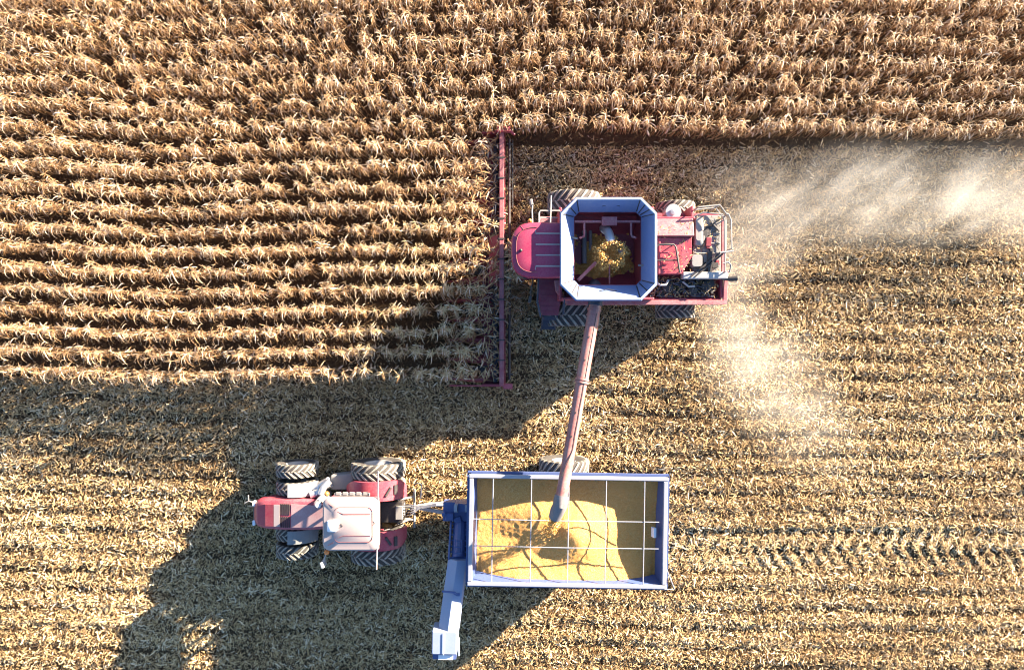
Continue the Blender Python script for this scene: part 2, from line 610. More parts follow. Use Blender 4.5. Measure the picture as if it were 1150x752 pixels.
# ------------------------------------------------------------------ standing corn
def corn_variant(seed):
    r = np.random.default_rng(seed)
    parts = {}
    H = r.uniform(1.95, 2.25)
    # stalk with a tassel
    V, F, T = [], [], []
    lean = r.normal(0, 0.05, 2)
    base = 0
    zs = [0, 0.7, 1.4, H]
    rad = [0.016, 0.014, 0.011, 0.006]
    for i, z in enumerate(zs):
        for k in range(5):
            a = 2 * PI * k / 5
            q = (z / H) ** 2
            V.append((lean[0] * q + rad[i] * math.cos(a), lean[1] * q + rad[i] * math.sin(a), z))
    for i in range(3):
        for k in range(5):
            F.append((i * 5 + k, i * 5 + (k + 1) % 5, (i + 1) * 5 + (k + 1) % 5, (i + 1) * 5 + k))
            T.append(0.5)
    for j in range(6):
        az = r.uniform(0, 2 * PI)
        L = r.uniform(0.14, 0.28)
        e = r.uniform(0.1, 1.2)
        p0 = np.array([lean[0], lean[1], H - 0.03])
        d = np.array([math.cos(az) * math.cos(e), math.sin(az) * math.cos(e), math.sin(e)])
        s = np.array([-math.sin(az), math.cos(az), 0]) * 0.007
        m = p0 + d * L * 0.55
        t = p0 + d * L + np.array([0, 0, -0.07])
        b = len(V)
        for p in (p0, m, t):
            V += [tuple(p + s), tuple(p - s)]
        F += [(b, b + 1, b + 3, b + 2), (b + 2, b + 3, b + 5, b + 4)]
        T += [r.uniform(0.7, 1)] * 2
    parts['stalk'] = (np.array(V), np.array(F), np.array(T), 'stalk')
    # leaves
    V, F, T = [], [], []
    nl = int(r.integers(13, 17))
    side = r.normal(0, 0.5)
    for j in range(nl):
        u = j / (nl - 1)
        z = 0.75 + (H - 0.80) * u ** 0.8
        az = side + (j % 2) * PI + r.normal(0, 0.5)
        L = r.uniform(0.34, 0.58) * (0.45 + 0.55 * u)
        w = r.uniform(0.022, 0.044)
        e0 = r.uniform(0.5, 1.2)
        bend = r.uniform(1.9, 3.1)
        if r.uniform() < 0.70 and u > 0.25:               # the wind has laid most of them over to one side
            az = -1.72 + r.normal(0, 0.50)
            L = r.uniform(0.38, 0.66) * (0.6 + 0.4 * u)
            e0 = r.uniform(0.25, 1.0)
            bend = r.uniform(1.4, 2.5)
        curl = r.normal(0, 0.8)
        roll0, roll1 = r.normal(0, 0.4), r.normal(0, 1.3)
        q = (z / H) ** 2
        p = np.array([lean[0] * q, lean[1] * q, z])
        n = 7
        b = len(V)
        tone = float(np.clip(r.normal(0.0 + 0.66 * u, 0.22), 0, 1))  # lower leaves darker: shade between the rows put into the tone
        for i in range(n):
            t = i / (n - 1)
            e = e0 - bend * min(1, t * 1.25) ** 1.2
            a = az + curl * t
            d = np.array([math.cos(a) * math.cos(e), math.sin(a) * math.cos(e), math.sin(e)])
            h = np.array([-math.sin(a), math.cos(a), 0])
            nrm = np.cross(d, h)
            ro = roll0 + roll1 * t
            s = h * math.cos(ro) + nrm * math.sin(ro)
            ww = w * min(1, 0.45 + 2.5 * t) * (1 - t * 0.88)
            V += [tuple(p + s * ww / 2), tuple(p - s * ww / 2)]
            p = p + d * (L / (n - 1))
            if i < n - 1:
                F.append((b + 2 * i, b + 2 * i + 1, b + 2 * i + 3, b + 2 * i + 2))
                T.append(min(1, max(0, tone + 0.16 * t + r.normal(0, 0.05))))
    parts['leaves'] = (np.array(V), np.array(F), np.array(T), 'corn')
    # ear in its husk
    V, F, T = [], [], []
    az = r.uniform(0, 2 * PI)
    z = r.uniform(0.95, 1.2)
    dirv = Vector((math.cos(az) * 0.75, math.sin(az) * 0.75, -0.5 if r.uniform() < 0.6 else 0.6)).normalized()
    s = dirv.cross(Vector((0, 0, 1))).normalized()
    u2 = dirv.cross(s)
    for i, (t, rr) in enumerate(((0.02, 0.012), (0.08, 0.03), (0.17, 0.029), (0.26, 0.008))):
        for k in range(6):
            a = 2 * PI * k / 6
            V.append(tuple(Vector((0, 0, z)) + dirv * t + s * math.cos(a) * rr + u2 * math.sin(a) * rr))
    for i in range(3):
        for k in range(6):
            F.append((i * 6 + k, i * 6 + (k + 1) % 6, (i + 1) * 6 + (k + 1) % 6, (i + 1) * 6 + k))
            T.append(0.85)
    parts['ear'] = (np.array(V), np.array(F), np.array(T), 'corn')
    return parts


NVAR = 14
VARS = [corn_variant(100 + i) for i in range(NVAR)]


def corn_spots():
    out = []
    for k in range(0, 24):
        y0 = ROW0 + k * ROW
        x1 = -1.15 if k < 12 else 24.5
        x = -23.5
        while x < x1:
            x += rng.uniform(0.08, 0.155)
            if rng.uniform() < 0.035:
                x += rng.uniform(0.1, 0.35)
            w = 0.10 * math.sin(x * 0.23 + 1.0) + 0.06 * math.sin(x * 0.61)
            y = y0 + w * (1.0 if k < 13 else 1.3) + rng.normal(0, 0.035)
            if x < x1:
                out.append((x, y, rng.uniform(0, 2 * PI) if rng.uniform() < 0.3 else rng.choice([0, PI]) + rng.normal(0, 0.5),
                            rng.uniform(0.86, 1.1), rng.normal(-0.02, 0.10), rng.normal(0.01, 0.035), int(rng.integers(NVAR))))
    return out


def build_corn():
    spots = corn_spots()
    spots.sort(key=lambda s: s[0] ** 2 + s[1] ** 2)
    near, rest = spots[:300], spots[300:]
    protos = {}
    for vi, v in enumerate(VARS):
        protos[vi] = {nm: np_mesh(nm, V, F, mt, T) for nm, (V, F, T, mt) in v.items()}
    for x, y, rz, s, tx, ty, vi in near:
        z = float(ground_z(np.array([x]), np.array([y]))[0]) - 0.02
        t = bpy.data.objects.new('corn_plant', None)
        COL.objects.link(t)
        t.empty_display_size = 0.1
        t.location = (x, y, z)
        # leaves keep leaning with the wind, so a plant is turned only a little or by half a turn
        t.rotation_euler = (ty, tx, 0)
        t.scale = (s, s, s)
        tag(t, 'dry tan corn plant standing among the uncut rows just ahead of the red header', 'corn plant', None, 'standing corn plants ahead of the header')
        for nm in ('stalk', 'leaves', 'ear'):
            c = bpy.data.objects.new(nm, protos[vi][nm])
            COL.objects.link(c)
            c.parent = t
    VV, FF, TT = [], [], []
    base = 0
    arr = {vi: (np.concatenate([v['leaves'][0], v['stalk'][0], v['ear'][0]]),
                np.concatenate([v['leaves'][1], v['stalk'][1] + len(v['leaves'][0]), v['ear'][1] + len(v['leaves'][0]) + len(v['stalk'][0])]),
                np.concatenate([v['leaves'][2], 0.25 + 0.5 * v['stalk'][2], v['ear'][2]])) for vi, v in enumerate(VARS)}
    for x, y, rz, s, tx, ty, vi in rest:
        V, F, T = arr[vi]
        z = float(ground_z(np.array([x]), np.array([y]))[0]) - 0.02
        m = np.array(Euler((ty, tx, 0)).to_matrix()) * s
        if rng.uniform() < 0.5:
            V = V * np.array([-1, 1, 1])
        VV.append(V @ m.T + np.array([x, y, z]))
        FF.append(F + base)
        TT.append(np.clip(T + rng.normal(0, 0.07), 0, 1))
        base += len(V)
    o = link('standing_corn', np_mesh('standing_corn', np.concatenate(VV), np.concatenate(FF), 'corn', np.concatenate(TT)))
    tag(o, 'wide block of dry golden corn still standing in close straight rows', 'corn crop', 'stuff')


build_corn()


# ------------------------------------------------------------------ shared machine parts
def rrect(cx, cy, wx, wy, r, z, n=4):
    pts = []
    for sx, sy, a0 in ((1, 1, 0), (-1, 1, 90), (-1, -1, 180), (1, -1, 270)):
        for k in range(n + 1):
            a = R(a0 + 90 * k / n)
            pts.append((cx + sx * (wx / 2 - r) + r * math.cos(a), cy + sy * (wy / 2 - r) + r * math.sin(a), z))
    return pts


def octo(x0, x1, y0, y1, c, z):
    return [(x1, y1 - c, z), (x1 - c, y1, z), (x0 + c, y1, z), (x0, y1 - c, z), (x0, y0 + c, z), (x0 + c, y0, z), (x1 - c, y0, z), (x1, y0 + c, z)]


def wheel(parent, c, rad, w, out=1, rim_frac=0.56, lugs=20):
    """Farm wheel rolling along X: dished rim with a hub, and a tyre with chevron lugs. out: the side its dish faces."""
    c = Vector(c)
    m = MB()
    rr = rad * rim_frac
    o = out
    prof = [(0.05, 0.02 * o), (0.16, 0.03 * o), (0.19, -0.02 * o), (rr * 0.62, -0.05 * o), (rr * 0.72, -0.02 * o), (rr * 0.9, 0.10 * o), (rr * 0.97, w * 0.40 * o), (rr * 1.03, w * 0.42 * o),
            (rr * 1.03, -w * 0.42 * o), (rr * 0.9, -w * 0.40 * o), (0.1, -0.09 * o)]
    m.lathe(prof, c, 28)
    for k in range(8):
        a = 2 * PI * k / 8
        p = c + Vector((math.cos(a) * 0.13, 0.03 * o, math.sin(a) * 0.13))
        m.tube([p, p + Vector((0, 0.035 * o, 0))], 0.018, 6)
    wh = m.build('wheel', 'rim', parent, smooth=True)
    t = MB()
    prof = [(rad * rim_frac, -w * 0.40), (rad * 0.72, -w * 0.49), (rad * 0.87, -w * 0.50), (rad * 0.935, -w * 0.46), (rad * 0.955, -w * 0.25), (rad * 0.96, 0),
            (rad * 0.955, w * 0.25), (rad * 0.935, w * 0.46), (rad * 0.87, w * 0.50), (rad * 0.72, w * 0.49), (rad * rim_frac, w * 0.40)]
    rings = []
    n = 44
    for r, a in prof + prof[:1]:
        rings.append([c + Vector((math.cos(2 * PI * k / n) * r, a, math.sin(2 * PI * k / n) * r)) for k in range(n)])
    t.loft(rings, False)
    t.cur = 1
    pitch = 2 * PI / lugs
    for s in (-1, 1):
        for k in range(lugs):
            th0 = k * pitch + (0.5 * pitch if s > 0 else 0) + 0.13
            rs = []
            for y, lo, hi in ((-0.02, 0.94, 0.995), (0.16, 0.93, 1.0), (0.36, 0.92, 0.995), (0.475, 0.90, 0.975), (0.505, 0.84, 0.90)):
                th = th0 - y / 0.5 * pitch * 1.15
                d = pitch * (0.19 if y < 0.3 else 0.23)
                ring = []
                for dt, q in ((-d, lo), (d, lo), (d * 0.75, hi), (-d * 0.75, hi)):
                    ring.append(c + Vector((math.cos(th + dt) * rad * q, s * y * w, math.sin(th + dt) * rad * q)))
                rs.append(ring)
            t.loft(rs, True)
    t.build('tyre', ['rubber', 'tread'], wh, smooth=True)
    return wh


def rail(parent, name, paths, r, mat):
    m = MB()
    for p in paths:
        m.tube(p, r, 6)
    return m.build(name, mat, parent, smooth=True)


# ------------------------------------------------------------------ combine harvester (drives towards -X)
cb = thing('combine_harvester', (3.6, 2.85, 0), 'dusty red combine harvester with an open grain tank and long unloading auger over the cart', 'combine harvester')
YC = 2.85

# wheels and axles
for sy in (1, -1):
    wheel(cb, (2.34, YC + sy * 2.12, 1.0), 1.0, 0.80, sy, 0.50, 22)
    wheel(cb, (6.26, YC + sy * 1.93, 0.76), 0.76, 0.56, sy, 0.50, 18)
m = MB()
m.tube([(2.34, YC - 2.0, 1.0), (2.34, YC + 2.0, 1.0)], 0.16, 10)
m.span(1.9, 2.8, YC - 1.2, YC + 1.2, 0.75, 1.3)
m.tube([(6.26, YC - 1.9, 0.76), (6.26, YC + 1.9, 0.76)], 0.11, 10)
m.span(6.05, 6.47, YC - 1.0, YC + 1.0, 0.6, 0.95)
m.build('axle', 'dark', cb, bevel=0.02)

# body: closed lower hull, open engine bay along the lower side
m = MB()
m.span(1.95, 7.55, 1.32, 4.45, 1.25, 2.05)
m.span(4.9, 7.5, 1.24, 1.32, 1.3, 2.5)
m.span(1.75, 5.0, 1.24, 1.32, 1.2, 3.0)
m.span(1.9, 5.0, 4.42, 4.5, 1.2, 3.0)
m.span(5.0, 6.4, 4.06, 4.14, 2.05, 3.1)
m.span(7.46, 7.56, 1.32, 2.2, 2.0, 2.55)
m.span(1.66, 1.76, 1.24, 4.5, 1.25, 2.9)
m.build('body', 'red', cb, bevel=0.025)
m = MB()
m.bar((1.95, 1.16, 2.56), (7.62, 1.16, 2.56), 0.17, 0.14)
m.bar((7.60, 1.08, 2.56), (7.66, 2.3, 2.60), 0.15, 0.12)
m.bar((1.95, 1.16, 2.56), (1.62, 1.60, 2.7), 0.16, 0.14)
m.bar((1.62, 1.56, 2.7), (1.58, 1.95, 2.75), 0.16, 0.14)
m.build('side_rail', 'red_pale', cb, bevel=0.02)

# engine hood
m = MB()
m.loft([[(x, 4.16, 2.85), (x, 4.12, 3.08), (x, 3.45, 3.24), (x, 3.42, 3.0), (x, 3.42, 2.3), (x, 4.16, 2.3)] for x in (4.86, 6.34)])
eh = m.build('engine_hood', 'red_pale', cb, bevel=0.02)
m = MB()
m.loft([[(x, y1, 3.10), (x, y0, 3.02), (x, y0, 2.2), (x, y1, 2.2)] for x, y0, y1 in ((4.86, 2.14, 3.40), (5.95, 2.14, 3.40), (6.3, 2.72, 3.40))])
for y in (2.3, 2.5, 2.7, 2.9):
    m.bar((4.9, y, 3.055), (5.5, y, 3.075), 0.03, 0.03)
m.bar((5.16, 2.14, 3.05), (5.16, 3.4, 3.12), 0.07, 0.05)
m.build('hood_panel', 'red', eh, bevel=0.015)
m = MB()
m.tube([(5.0, 2.16, 3.2), (5.0, 3.05, 3.26), (5.12, 3.14, 3.27), (5.62, 3.14, 3.27), (5.70, 3.05, 3.26), (5.85, 2.16, 3.2)], 0.035, 8)
m.tube([(5.0, 2.6, 3.2), (5.8, 2.6, 3.2)], 0.025, 6)
for p in ((5.0, 2.2), (5.85, 2.2), (5.12, 3.14), (5.62, 3.14)):
    m.tube([(p[0], p[1], 3.0), (p[0], p[1], 3.23)], 0.02, 6)
m.build('hatch_rail', 'dark', eh, smooth=True)

# silver air cleaner drum behind the upper side of the hood
m = MB()
m.lathe([(0.02, 0), (0.26, 0), (0.30, 0.03), (0.30, 0.42), (0.27, 0.5), (0.02, 0.5)], (5.72, 4.36, 2.30), 24, 'z')
m.lathe([(0.10, 0.5), (0.12, 0.56), (0.02, 0.58)], (5.72, 4.36, 2.30), 14, 'z')
m.build('air_cleaner', 'steel', cb, smooth=True)
m = MB()
m.span(5.0, 6.4, 4.2, 4.26, 1.6, 2.42)
m.span(6.32, 6.40, 4.14, 4.55, 1.8, 2.9)
m.build('rear_fender', 'red', cb, bevel=0.02)

# engine bay: blocks, pipes, belts and hoses
m = MB()
rr_ = random.Random(3)
m.span(5.2, 7.3, 1.5, 2.05, 2.05, 2.22)
for i in range(34):
    x, y = rr_.uniform(5.0, 7.35), rr_.uniform(1.42, 2.1)
    s = rr_.uniform(0.08, 0.26)
    m.box((x, y, 2.2 + rr_.uniform(0, 0.2)), (s, s * rr_.uniform(0.5, 1.2), rr_.uniform(0.1, 0.3)), (0, 0, rr_.uniform(0, 1.5)))
for x, y, r in ((5.6, 1.7, 0.2), (6.5, 1.62, 0.16), (7.0, 1.75, 0.2)):
    m.lathe([(0.03, 0.0), (r, 0.0), (r, 0.07), (0.05, 0.09)], (x, y, 2.42), 16, 'z')
eb = m.build('engine', 'dark', cb, bevel=0.01)
m = MB()
for i in range(26):
    x, y = rr_.uniform(4.95, 7.1), rr_.uniform(1.4, 2.05)
    pts = []
    a = rr_.uniform(0, 6.28)
    for k in range(6):
        pts.append((x, y, 2.46 + rr_.uniform(-0.06, 0.14)))
        a += rr_.uniform(-0.9, 0.9)
        x = min(7.4, max(4.95, x + 0.15 * math.cos(a)))
        y = min(2.1, max(1.38, y + 0.13 * math.sin(a)))
    m.tube(pts, rr_.uniform(0.014, 0.028), 6)
m.build('hose', 'dark_blue', eb, smooth=True)
m = MB()
m.tube([(5.12, 2.02, 2.72), (5.13, 1.85, 2.8), (5.25, 1.76, 2.82), (5.45, 1.78, 2.8), (5.55, 1.95, 2.74)], 0.045, 10)
m.build('coolant_pipe', 'grey_light', eb, smooth=True)
m = MB()
m.tube([(6.1, 1.9, 2.6), (6.3, 1.72, 2.66), (6.52, 1.74, 2.62)], 0.035, 8)
m.build('coolant_pipe', 'grey_light', eb, smooth=True)

# rear deck: pale grey covers with ducts
m = MB()
m.span(6.42, 7.42, 2.2, 4.25, 2.2, 2.72)
for y in (2.55, 2.9, 3.25, 3.6):
    m.box((6.95, y, 2.73), (0.9, 0.05, 0.05), (0, 0, 0))
dk = m.build('rear_deck', 'grey', cb, bevel=0.02)
m = MB()
m.loft([rrect(6.58, 3.65, 0.34, 1.0, 0.12, 2.72), rrect(6.58, 3.65, 0.34, 1.0, 0.12, 2.95), rrect(6.55, 3.7, 0.2, 0.8, 0.09, 3.08)])
m.loft([rrect(6.52, 2.62, 0.42, 0.5, 0.1, 2.72), rrect(6.52, 2.62, 0.36, 0.42, 0.1, 2.98)])
m.build('air_duct', 'grey', dk, smooth=True)
m = MB()
m.bar((6.3, 2.05, 2.95), (7.35, 2.92, 3.0), 0.06, 0.06)
m.bar((6.45, 2.05, 2.95), (7.42, 2.85, 3.0), 0.05, 0.05)
m.bar((6.98, 2.15, 2.86), (6.98, 2.95, 2.9), 0.14, 0.1)
m.build('deck_strut', 'dark', dk)
for i in range(14):
    m = MB()
    x, y = rr_.uniform(6.5, 7.35), rr_.uniform(2.3, 4.15)
    if rr_.random() < 0.5:
        m.tube([(x, y, 2.76), (x + rr_.uniform(-0.3, 0.3), y + rr_.uniform(-0.3, 0.3), 2.84), (x + rr_.uniform(-0.5, 0.3), y + rr_.uniform(-0.5, 0.5), 2.78)], rr_.uniform(0.02, 0.05), 8)
        m.build('deck_pipe', rr_.choice(['dark', 'dark_blue', 'steel']), dk, smooth=True)
    else:
        m.box((x, y, 2.76), (rr_.uniform(0.1, 0.3), rr_.uniform(0.1, 0.35), rr_.uniform(0.06, 0.16)), (0, 0, rr_.uniform(-0.2, 0.2)))
        m.build('deck_fitting', rr_.choice(['dark', 'grey', 'red_dark']), dk, bevel=0.01)
m = MB()
m.span(7.46, 7.62, 2.0, 4.1, 2.5, 2.68)
m.span(6.95, 7.05, 2.0, 2.9, 2.72, 2.82)
m.build('rear_crossbeam', 'red_pale', cb, bevel=0.02)
m = MB()
m.span(6.02, 7.6, 1.98, 2.22, 2.6, 2.95)
m.build('cover_box', 'grey_light', cb, bevel=0.03)
m = MB()
m.tube([(7.4, 2.02, 2.78), (7.72, 1.98, 2.86), (7.95, 2.0, 2.9)], [0.07, 0.09, 0.10], 10)
m.build('exhaust_pipe', 'dark', cb, smooth=True)
zt = 3.35
rail(cb, 'rear_guard_rail', [
    [(6.45, 4.42, zt), (7.2, 4.5, zt), (7.42, 4.2, zt), (7.53, 4.2, zt - 0.1), (7.62, 4.0, zt - 0.1), (7.64, 3.0, zt - 0.1), (7.7, 2.92, zt - 0.1), (7.2, 2.85, zt)],
    [(6.45, 4.42, 2.85), (7.2, 4.5, 2.85), (7.42, 4.2, 2.85), (7.53, 4.2, 2.85), (7.57, 4.0, 2.85), (7.57, 2.9, 2.85)],
    [(6.4, 4.15, 3.0), (6.7, 4.28, 3.1), (7.38, 4.22, 3.1), (7.44, 4.0, 3.1), (7.46, 2.2, 3.1), (7.62, 2.2, 3.1), (7.66, 2.45, 3.1), (7.57, 2.55, 3.1), (7.38, 2.5, 3.1)],
    [(7.2, 4.5, 2.3), (7.2, 4.5, zt)], [(7.53, 4.2, 2.4), (7.53, 4.2, zt - 0.1)], [(7.64, 3.0, 2.5), (7.64, 3.0, zt - 0.1)], [(6.45, 4.42, 2.3), (6.45, 4.42, zt)], [(7.46, 2.2, 2.4), (7.46, 2.2, 3.1)]],
    0.028, 'grey')
# straw spreader under the tail
m = MB()
m.loft([[(7.5, 1.6, 0.95), (7.5, 4.1, 0.95), (7.5, 4.1, 2.1), (7.5, 1.6, 2.1)], [(7.78, 1.75, 0.75), (7.78, 3.95, 0.75), (7.78, 3.95, 1.2), (7.78, 1.75, 1.2)]])
m.build('straw_spreader', 'dark', cb, bevel=0.02)

# grain tank: red box, pale flared extensions
X0, X1, Y0, Y1 = 2.16, 4.44, 1.74, 4.22
m = MB()
t_ = 0.05
m.span(X0 - t_, X0, Y0 - t_, Y1 + t_, 1.9, 3.42)
m.span(X1, X1 + t_, Y0 - t_, Y1 + t_, 1.9, 3.42)
m.span(X0, X1, Y0 - t_, Y0, 1.9, 3.42)
m.span(X0, X1, Y1, Y1 + t_, 1.9, 3.42)
m.span(X0 - t_, X1 + t_, Y0 - t_, Y1 + t_, 2.06, 2.12)
m.loft([[(X0, Y0, 2.75), (X0, Y0 + 0.55, 2.12), (X0, Y0, 2.12)], [(X1, Y0, 2.75), (X1, Y0 + 0.55, 2.12), (X1, Y0, 2.12)]])
m.loft([[(X0, Y1, 2.75), (X0, Y1, 2.12), (X0, Y1 - 0.55, 2.12)], [(X1, Y1, 2.75), (X1, Y1, 2.12), (X1, Y1 - 0.55, 2.12)]])
tank = m.build('grain_tank', 'red_dark', cb)
m = MB()
o0 = octo(X0 - 0.01, X1 + 0.01, Y0 - 0.01, Y1 + 0.01, 0.16, 3.40)
o1 = octo(1.66, 4.79, 1.20, 4.54, 0.50, 4.20)
o0b = [(x, y, z - 0.035) for x, y, z in octo(X0 - 0.06, X1 + 0.06, Y0 - 0.06, Y1 + 0.06, 0.18, 3.40)]
o1b = [(x, y, z - 0.035) for x, y, z in octo(1.60, 4.85, 1.14, 4.60, 0.525, 4.20)]
m.loft([o0, o1, o1b, o0b, o0], False)
ext = m.build('tank_extension', 'tank_shade_blue', tank)
m = MB()


def onpanel(a, b, t, u):
    p, q = Vector(a[0]).lerp(Vector(a[1]), t), Vector(b[0]).lerp(Vector(b[1]), t)
    return p.lerp(q, u)


for i in range(8):
    e0 = (o0[i], o0[(i + 1) % 8])
    e1 = (o1[i], o1[(i + 1) % 8])
    m = MB()
    for t in ((0.0,) if i % 2 else (0.0, 0.33, 0.66) if i in (0, 4) else (0.0, 0.5)):
        a, b = onpanel(e0, e1, t, 0.08), onpanel(e0, e1, t, 0.95)
        nrm = Vector((0, 0, 0.012))
        m.bar(a + nrm, b + nrm, 0.035, 0.02)
    m.build('panel_seam', 'dark', ext)
for (i, t) in ((5, 0.5), (1, 0.45)):
    m = MB()
    a = onpanel((o0[i], o0[i + 1]), (o1[i], o1[i + 1]), t, 0.45)
    m.tube([a + Vector((-0.3, 0, 0.03)), a + Vector((0, 0.06, 0.04)), a + Vector((0.3, 0, 0.03))], 0.012, 6)
    m.build('grab_bar', 'dark', ext)
m = MB()
ring = o1 + o1[:1]
for i in range(8):
    m.tube([ring[i], ring[i + 1]], 0.032, 8)
m.build('extension_lip', 'white', ext, smooth=True)
m = MB()
m.bar((X0, 3.92, 3.36), (X1, 3.92, 3.36), 0.08, 0.08)
for x in (2.5, 4.12):
    s = -1 if x < 3 else 1
    m.tube([(x, 3.92, 3.36), (x, 3.5, 3.38), (x - s * -0.02, 3.40, 3.4), (x + s * 0.16, 3.34, 3.46)], 0.042, 8)
m.bar((3.1, 3.92, 3.42), (3.62, 3.92, 3.42), 0.3, 0.12)
m.build('tank_crossbeam', 'red_pale', tank, bevel=0.01)
m = MB()
m.bar((2.3, 1.9, 3.1), (2.95, 2.55, 3.0), 0.12, 0.1)
m.build('tank_brace', 'red_pale', tank, bevel=0.01)
m = MB()
m.bar((3.45, 1.8, 2.85), (3.45, 2.7, 2.8), 0.05, 0.05)
m.build('tank_brace', 'red_pale', tank, bevel=0.01)
m = MB()
m.tube([(3.30, 3.85, 2.3), (3.30, 3.74, 3.0), (3.33, 3.50, 3.50), (3.40, 3.14, 3.66)], 0.155, 16)
m.lathe([(0.155, 0), (0.175, 0.02), (0.175, 0.07), (0.155, 0.09)], (3.30, 3.72, 2.86), 16, 'z')
m.build('fountain_auger', 'steel', tank, smooth=True)
m = MB()
m.tube([(2.62, 2.6, 2.2), (2.62, 4.1, 2.2)], 0.09, 10)
m.tube([(2.85, 2.6, 2.2), (2.85, 4.1, 2.2)], 0.06, 10)
m.build('sump_pipe', 'grey', tank, smooth=True)
m = MB()
m.tube([(4.35, 2.4, 3.46), (4.68, 2.38, 3.6)], 0.03, 8)
m.build('sensor_arm', 'grey', tank, smooth=True)
m = MB()
m.tube([(2.25, 3.32, 3.46), (1.95, 3.36, 3.6)], 0.03, 8)
m.build('sensor_arm', 'grey', tank, smooth=True)
m = MB()
m.box((3.95, 3.0, 2.5), (0.26, 0.22, 0.2), (0, 0, 0.5))
m.build('tank_fitting', 'grey', tank, smooth=True)

# cab
m = MB()


def cab_outline(sx, z, x_off=0.0):
    pts = []
    xc, hw = 0.85, 0.95 * sx
    for k in range(17):
        a = R(90 + 180 * k / 16)
        ca, sa = math.cos(a), math.sin(a)
        px = xc - 0.88 * sx * abs(ca) ** 0.72
        py = YC + 0.03 + hw * (1 if sa >= 0 else -1) * abs(sa) ** 0.62
        pts.append((px + x_off, py, z))
    pts += [(1.72, YC + 0.03 - hw, z), (1.72, YC + 0.03 + hw, z)]
    return pts


m.loft([cab_outline(0.95, 3.55), cab_outline(1.0, 3.61), cab_outline(1.0, 3.73), cab_outline(0.96, 3.82), cab_outline(0.84, 3.87), cab_outline(0.5, 3.895)])
roof = m.build('cab_roof', 'crimson', cb, smooth=True)
m = MB()
for y in (3.43, 3.06, 2.70, 2.33):
    m.tube([(0.80, y, 3.885), (1.7, y, 3.885)], 0.030, 6)
m.tube([(0.80, 2.2, 3.875), (0.80, 3.55, 3.875)], 0.016, 6)
m.build('roof_rib', 'roof_pale', roof, smooth=True)
m = MB()
ol = cab_outline(0.80, 3.885)[:17]
m.tube(ol, 0.012, 5)
for k in (3, 6, 10, 13):
    p, q = Vector(cab_outline(0.8, 3.885)[k]), Vector(cab_outline(0.98, 3.81)[k])
    m.tube([p, q], 0.012, 5)
m.build('roof_seam', 'seam', roof)
m = MB()
m.ball((0.30, 2.86, 3.90), 0.055)
m.build('beacon_socket', 'dark', roof, smooth=True)
m = MB()
m.loft([cab_outline(0.80, 1.75), cab_outline(0.88, 2.5), cab_outline(0.92, 3.55)])
cg = m.build('cab', 'glass', cb, smooth=True)
m = MB()
for sy in (-1, 1):
    m.bar((0.5, YC + 0.03 + sy * 0.80, 1.75), (0.45, YC + 0.03 + sy * 0.90, 3.42), 0.07, 0.07)
    m.bar((1.68, YC + 0.03 + sy * 0.80, 1.75), (1.68, YC + 0.03 + sy * 0.90, 3.42), 0.09, 0.09)
m.build('cab_pillar', 'dark', cg)

# upper-side service rail with mirror arm; lower-side platform, ladder and mirror
rail(cb, 'handrail', [
    [(0.95, 4.02, 2.9), (0.95, 4.3, 2.9), (1.0, 4.38, 2.9), (1.68, 4.38, 2.9), (1.74, 4.25, 2.9)],
    [(0.95, 4.02, 2.5), (1.02, 4.2, 2.5), (1.7, 4.2, 2.5)],
    [(1.02, 4.38, 1.9), (1.02, 4.38, 2.9)], [(1.68, 4.38, 1.9), (1.68, 4.38, 2.9)], [(1.35, 3.9, 2.9), (1.38, 4.9, 2.95)]], 0.024, 'grey_light')
m = MB()
m.span(0.98, 1.72, 3.85, 4.36, 1.78, 1.84)
m.build('service_step', 'red_pale', cb, bevel=0.01)
m = MB()
m.tube([(0.72, 3.75, 3.3), (0.70, 4.3, 3.2), (0.72, 4.55, 3.15)], 0.022, 6)
mir = m.build('mirror_arm', 'grey_light', cb, smooth=True)
m = MB()
m.box((0.68, 4.62, 3.0), (0.10, 0.22, 0.5), (0, 0, 0.2))
m.build('mirror', 'grey', mir, bevel=0.02)
m = MB()
m.tube([(0.72, 1.98, 3.3), (0.66, 1.5, 3.1), (0.66, 1.35, 3.05)], 0.022, 6)
mir = m.build('mirror_arm', 'dark', cb, smooth=True)
m = MB()
m.box((0.63, 1.25, 2.9), (0.10, 0.24, 0.5), (0, 0, -0.2))
m.build('mirror', 'dark', mir, bevel=0.02)
for y in (3.95, 1.80):
    m = MB()
    m.ball((0.62, y, 3.35), 0.075)
    m.tube([(0.62, y, 3.3), (0.66, y + (-0.12 if y > 3 else 0.12), 3.24)], 0.02, 6)
    m.build('beacon_light', 'orange', cb, smooth=True)
m = MB()
m.loft([[(0.98, 2.05, z), (1.78, 2.05, z), (1.78, 1.2, z), (1.70, 0.72, z), (1.10, 0.72, z), (0.98, 1.2, z)] for z in (1.84, 1.90)])
for i in range(6):
    m.bar((1.04, 0.85 + i * 0.2, 1.905), (1.74, 0.85 + i * 0.2, 1.905), 0.02, 0.014)
m.build('platform', 'mesh_red', cb)
m = MB()
for x in (1.14, 1.66):
    m.bar((x, 0.70, 1.85), (x, 0.22, 0.45), 0.05, 0.08)
for k in range(4):
    t = (k + 0.6) / 4.3
    y, z = 0.70 + (0.22 - 0.70) * t, 1.85 + (0.45 - 1.85) * t
    m.bar((1.14, y, z), (1.66, y, z), 0.16, 0.03)
m.build('ladder', 'dark_blue', cb)
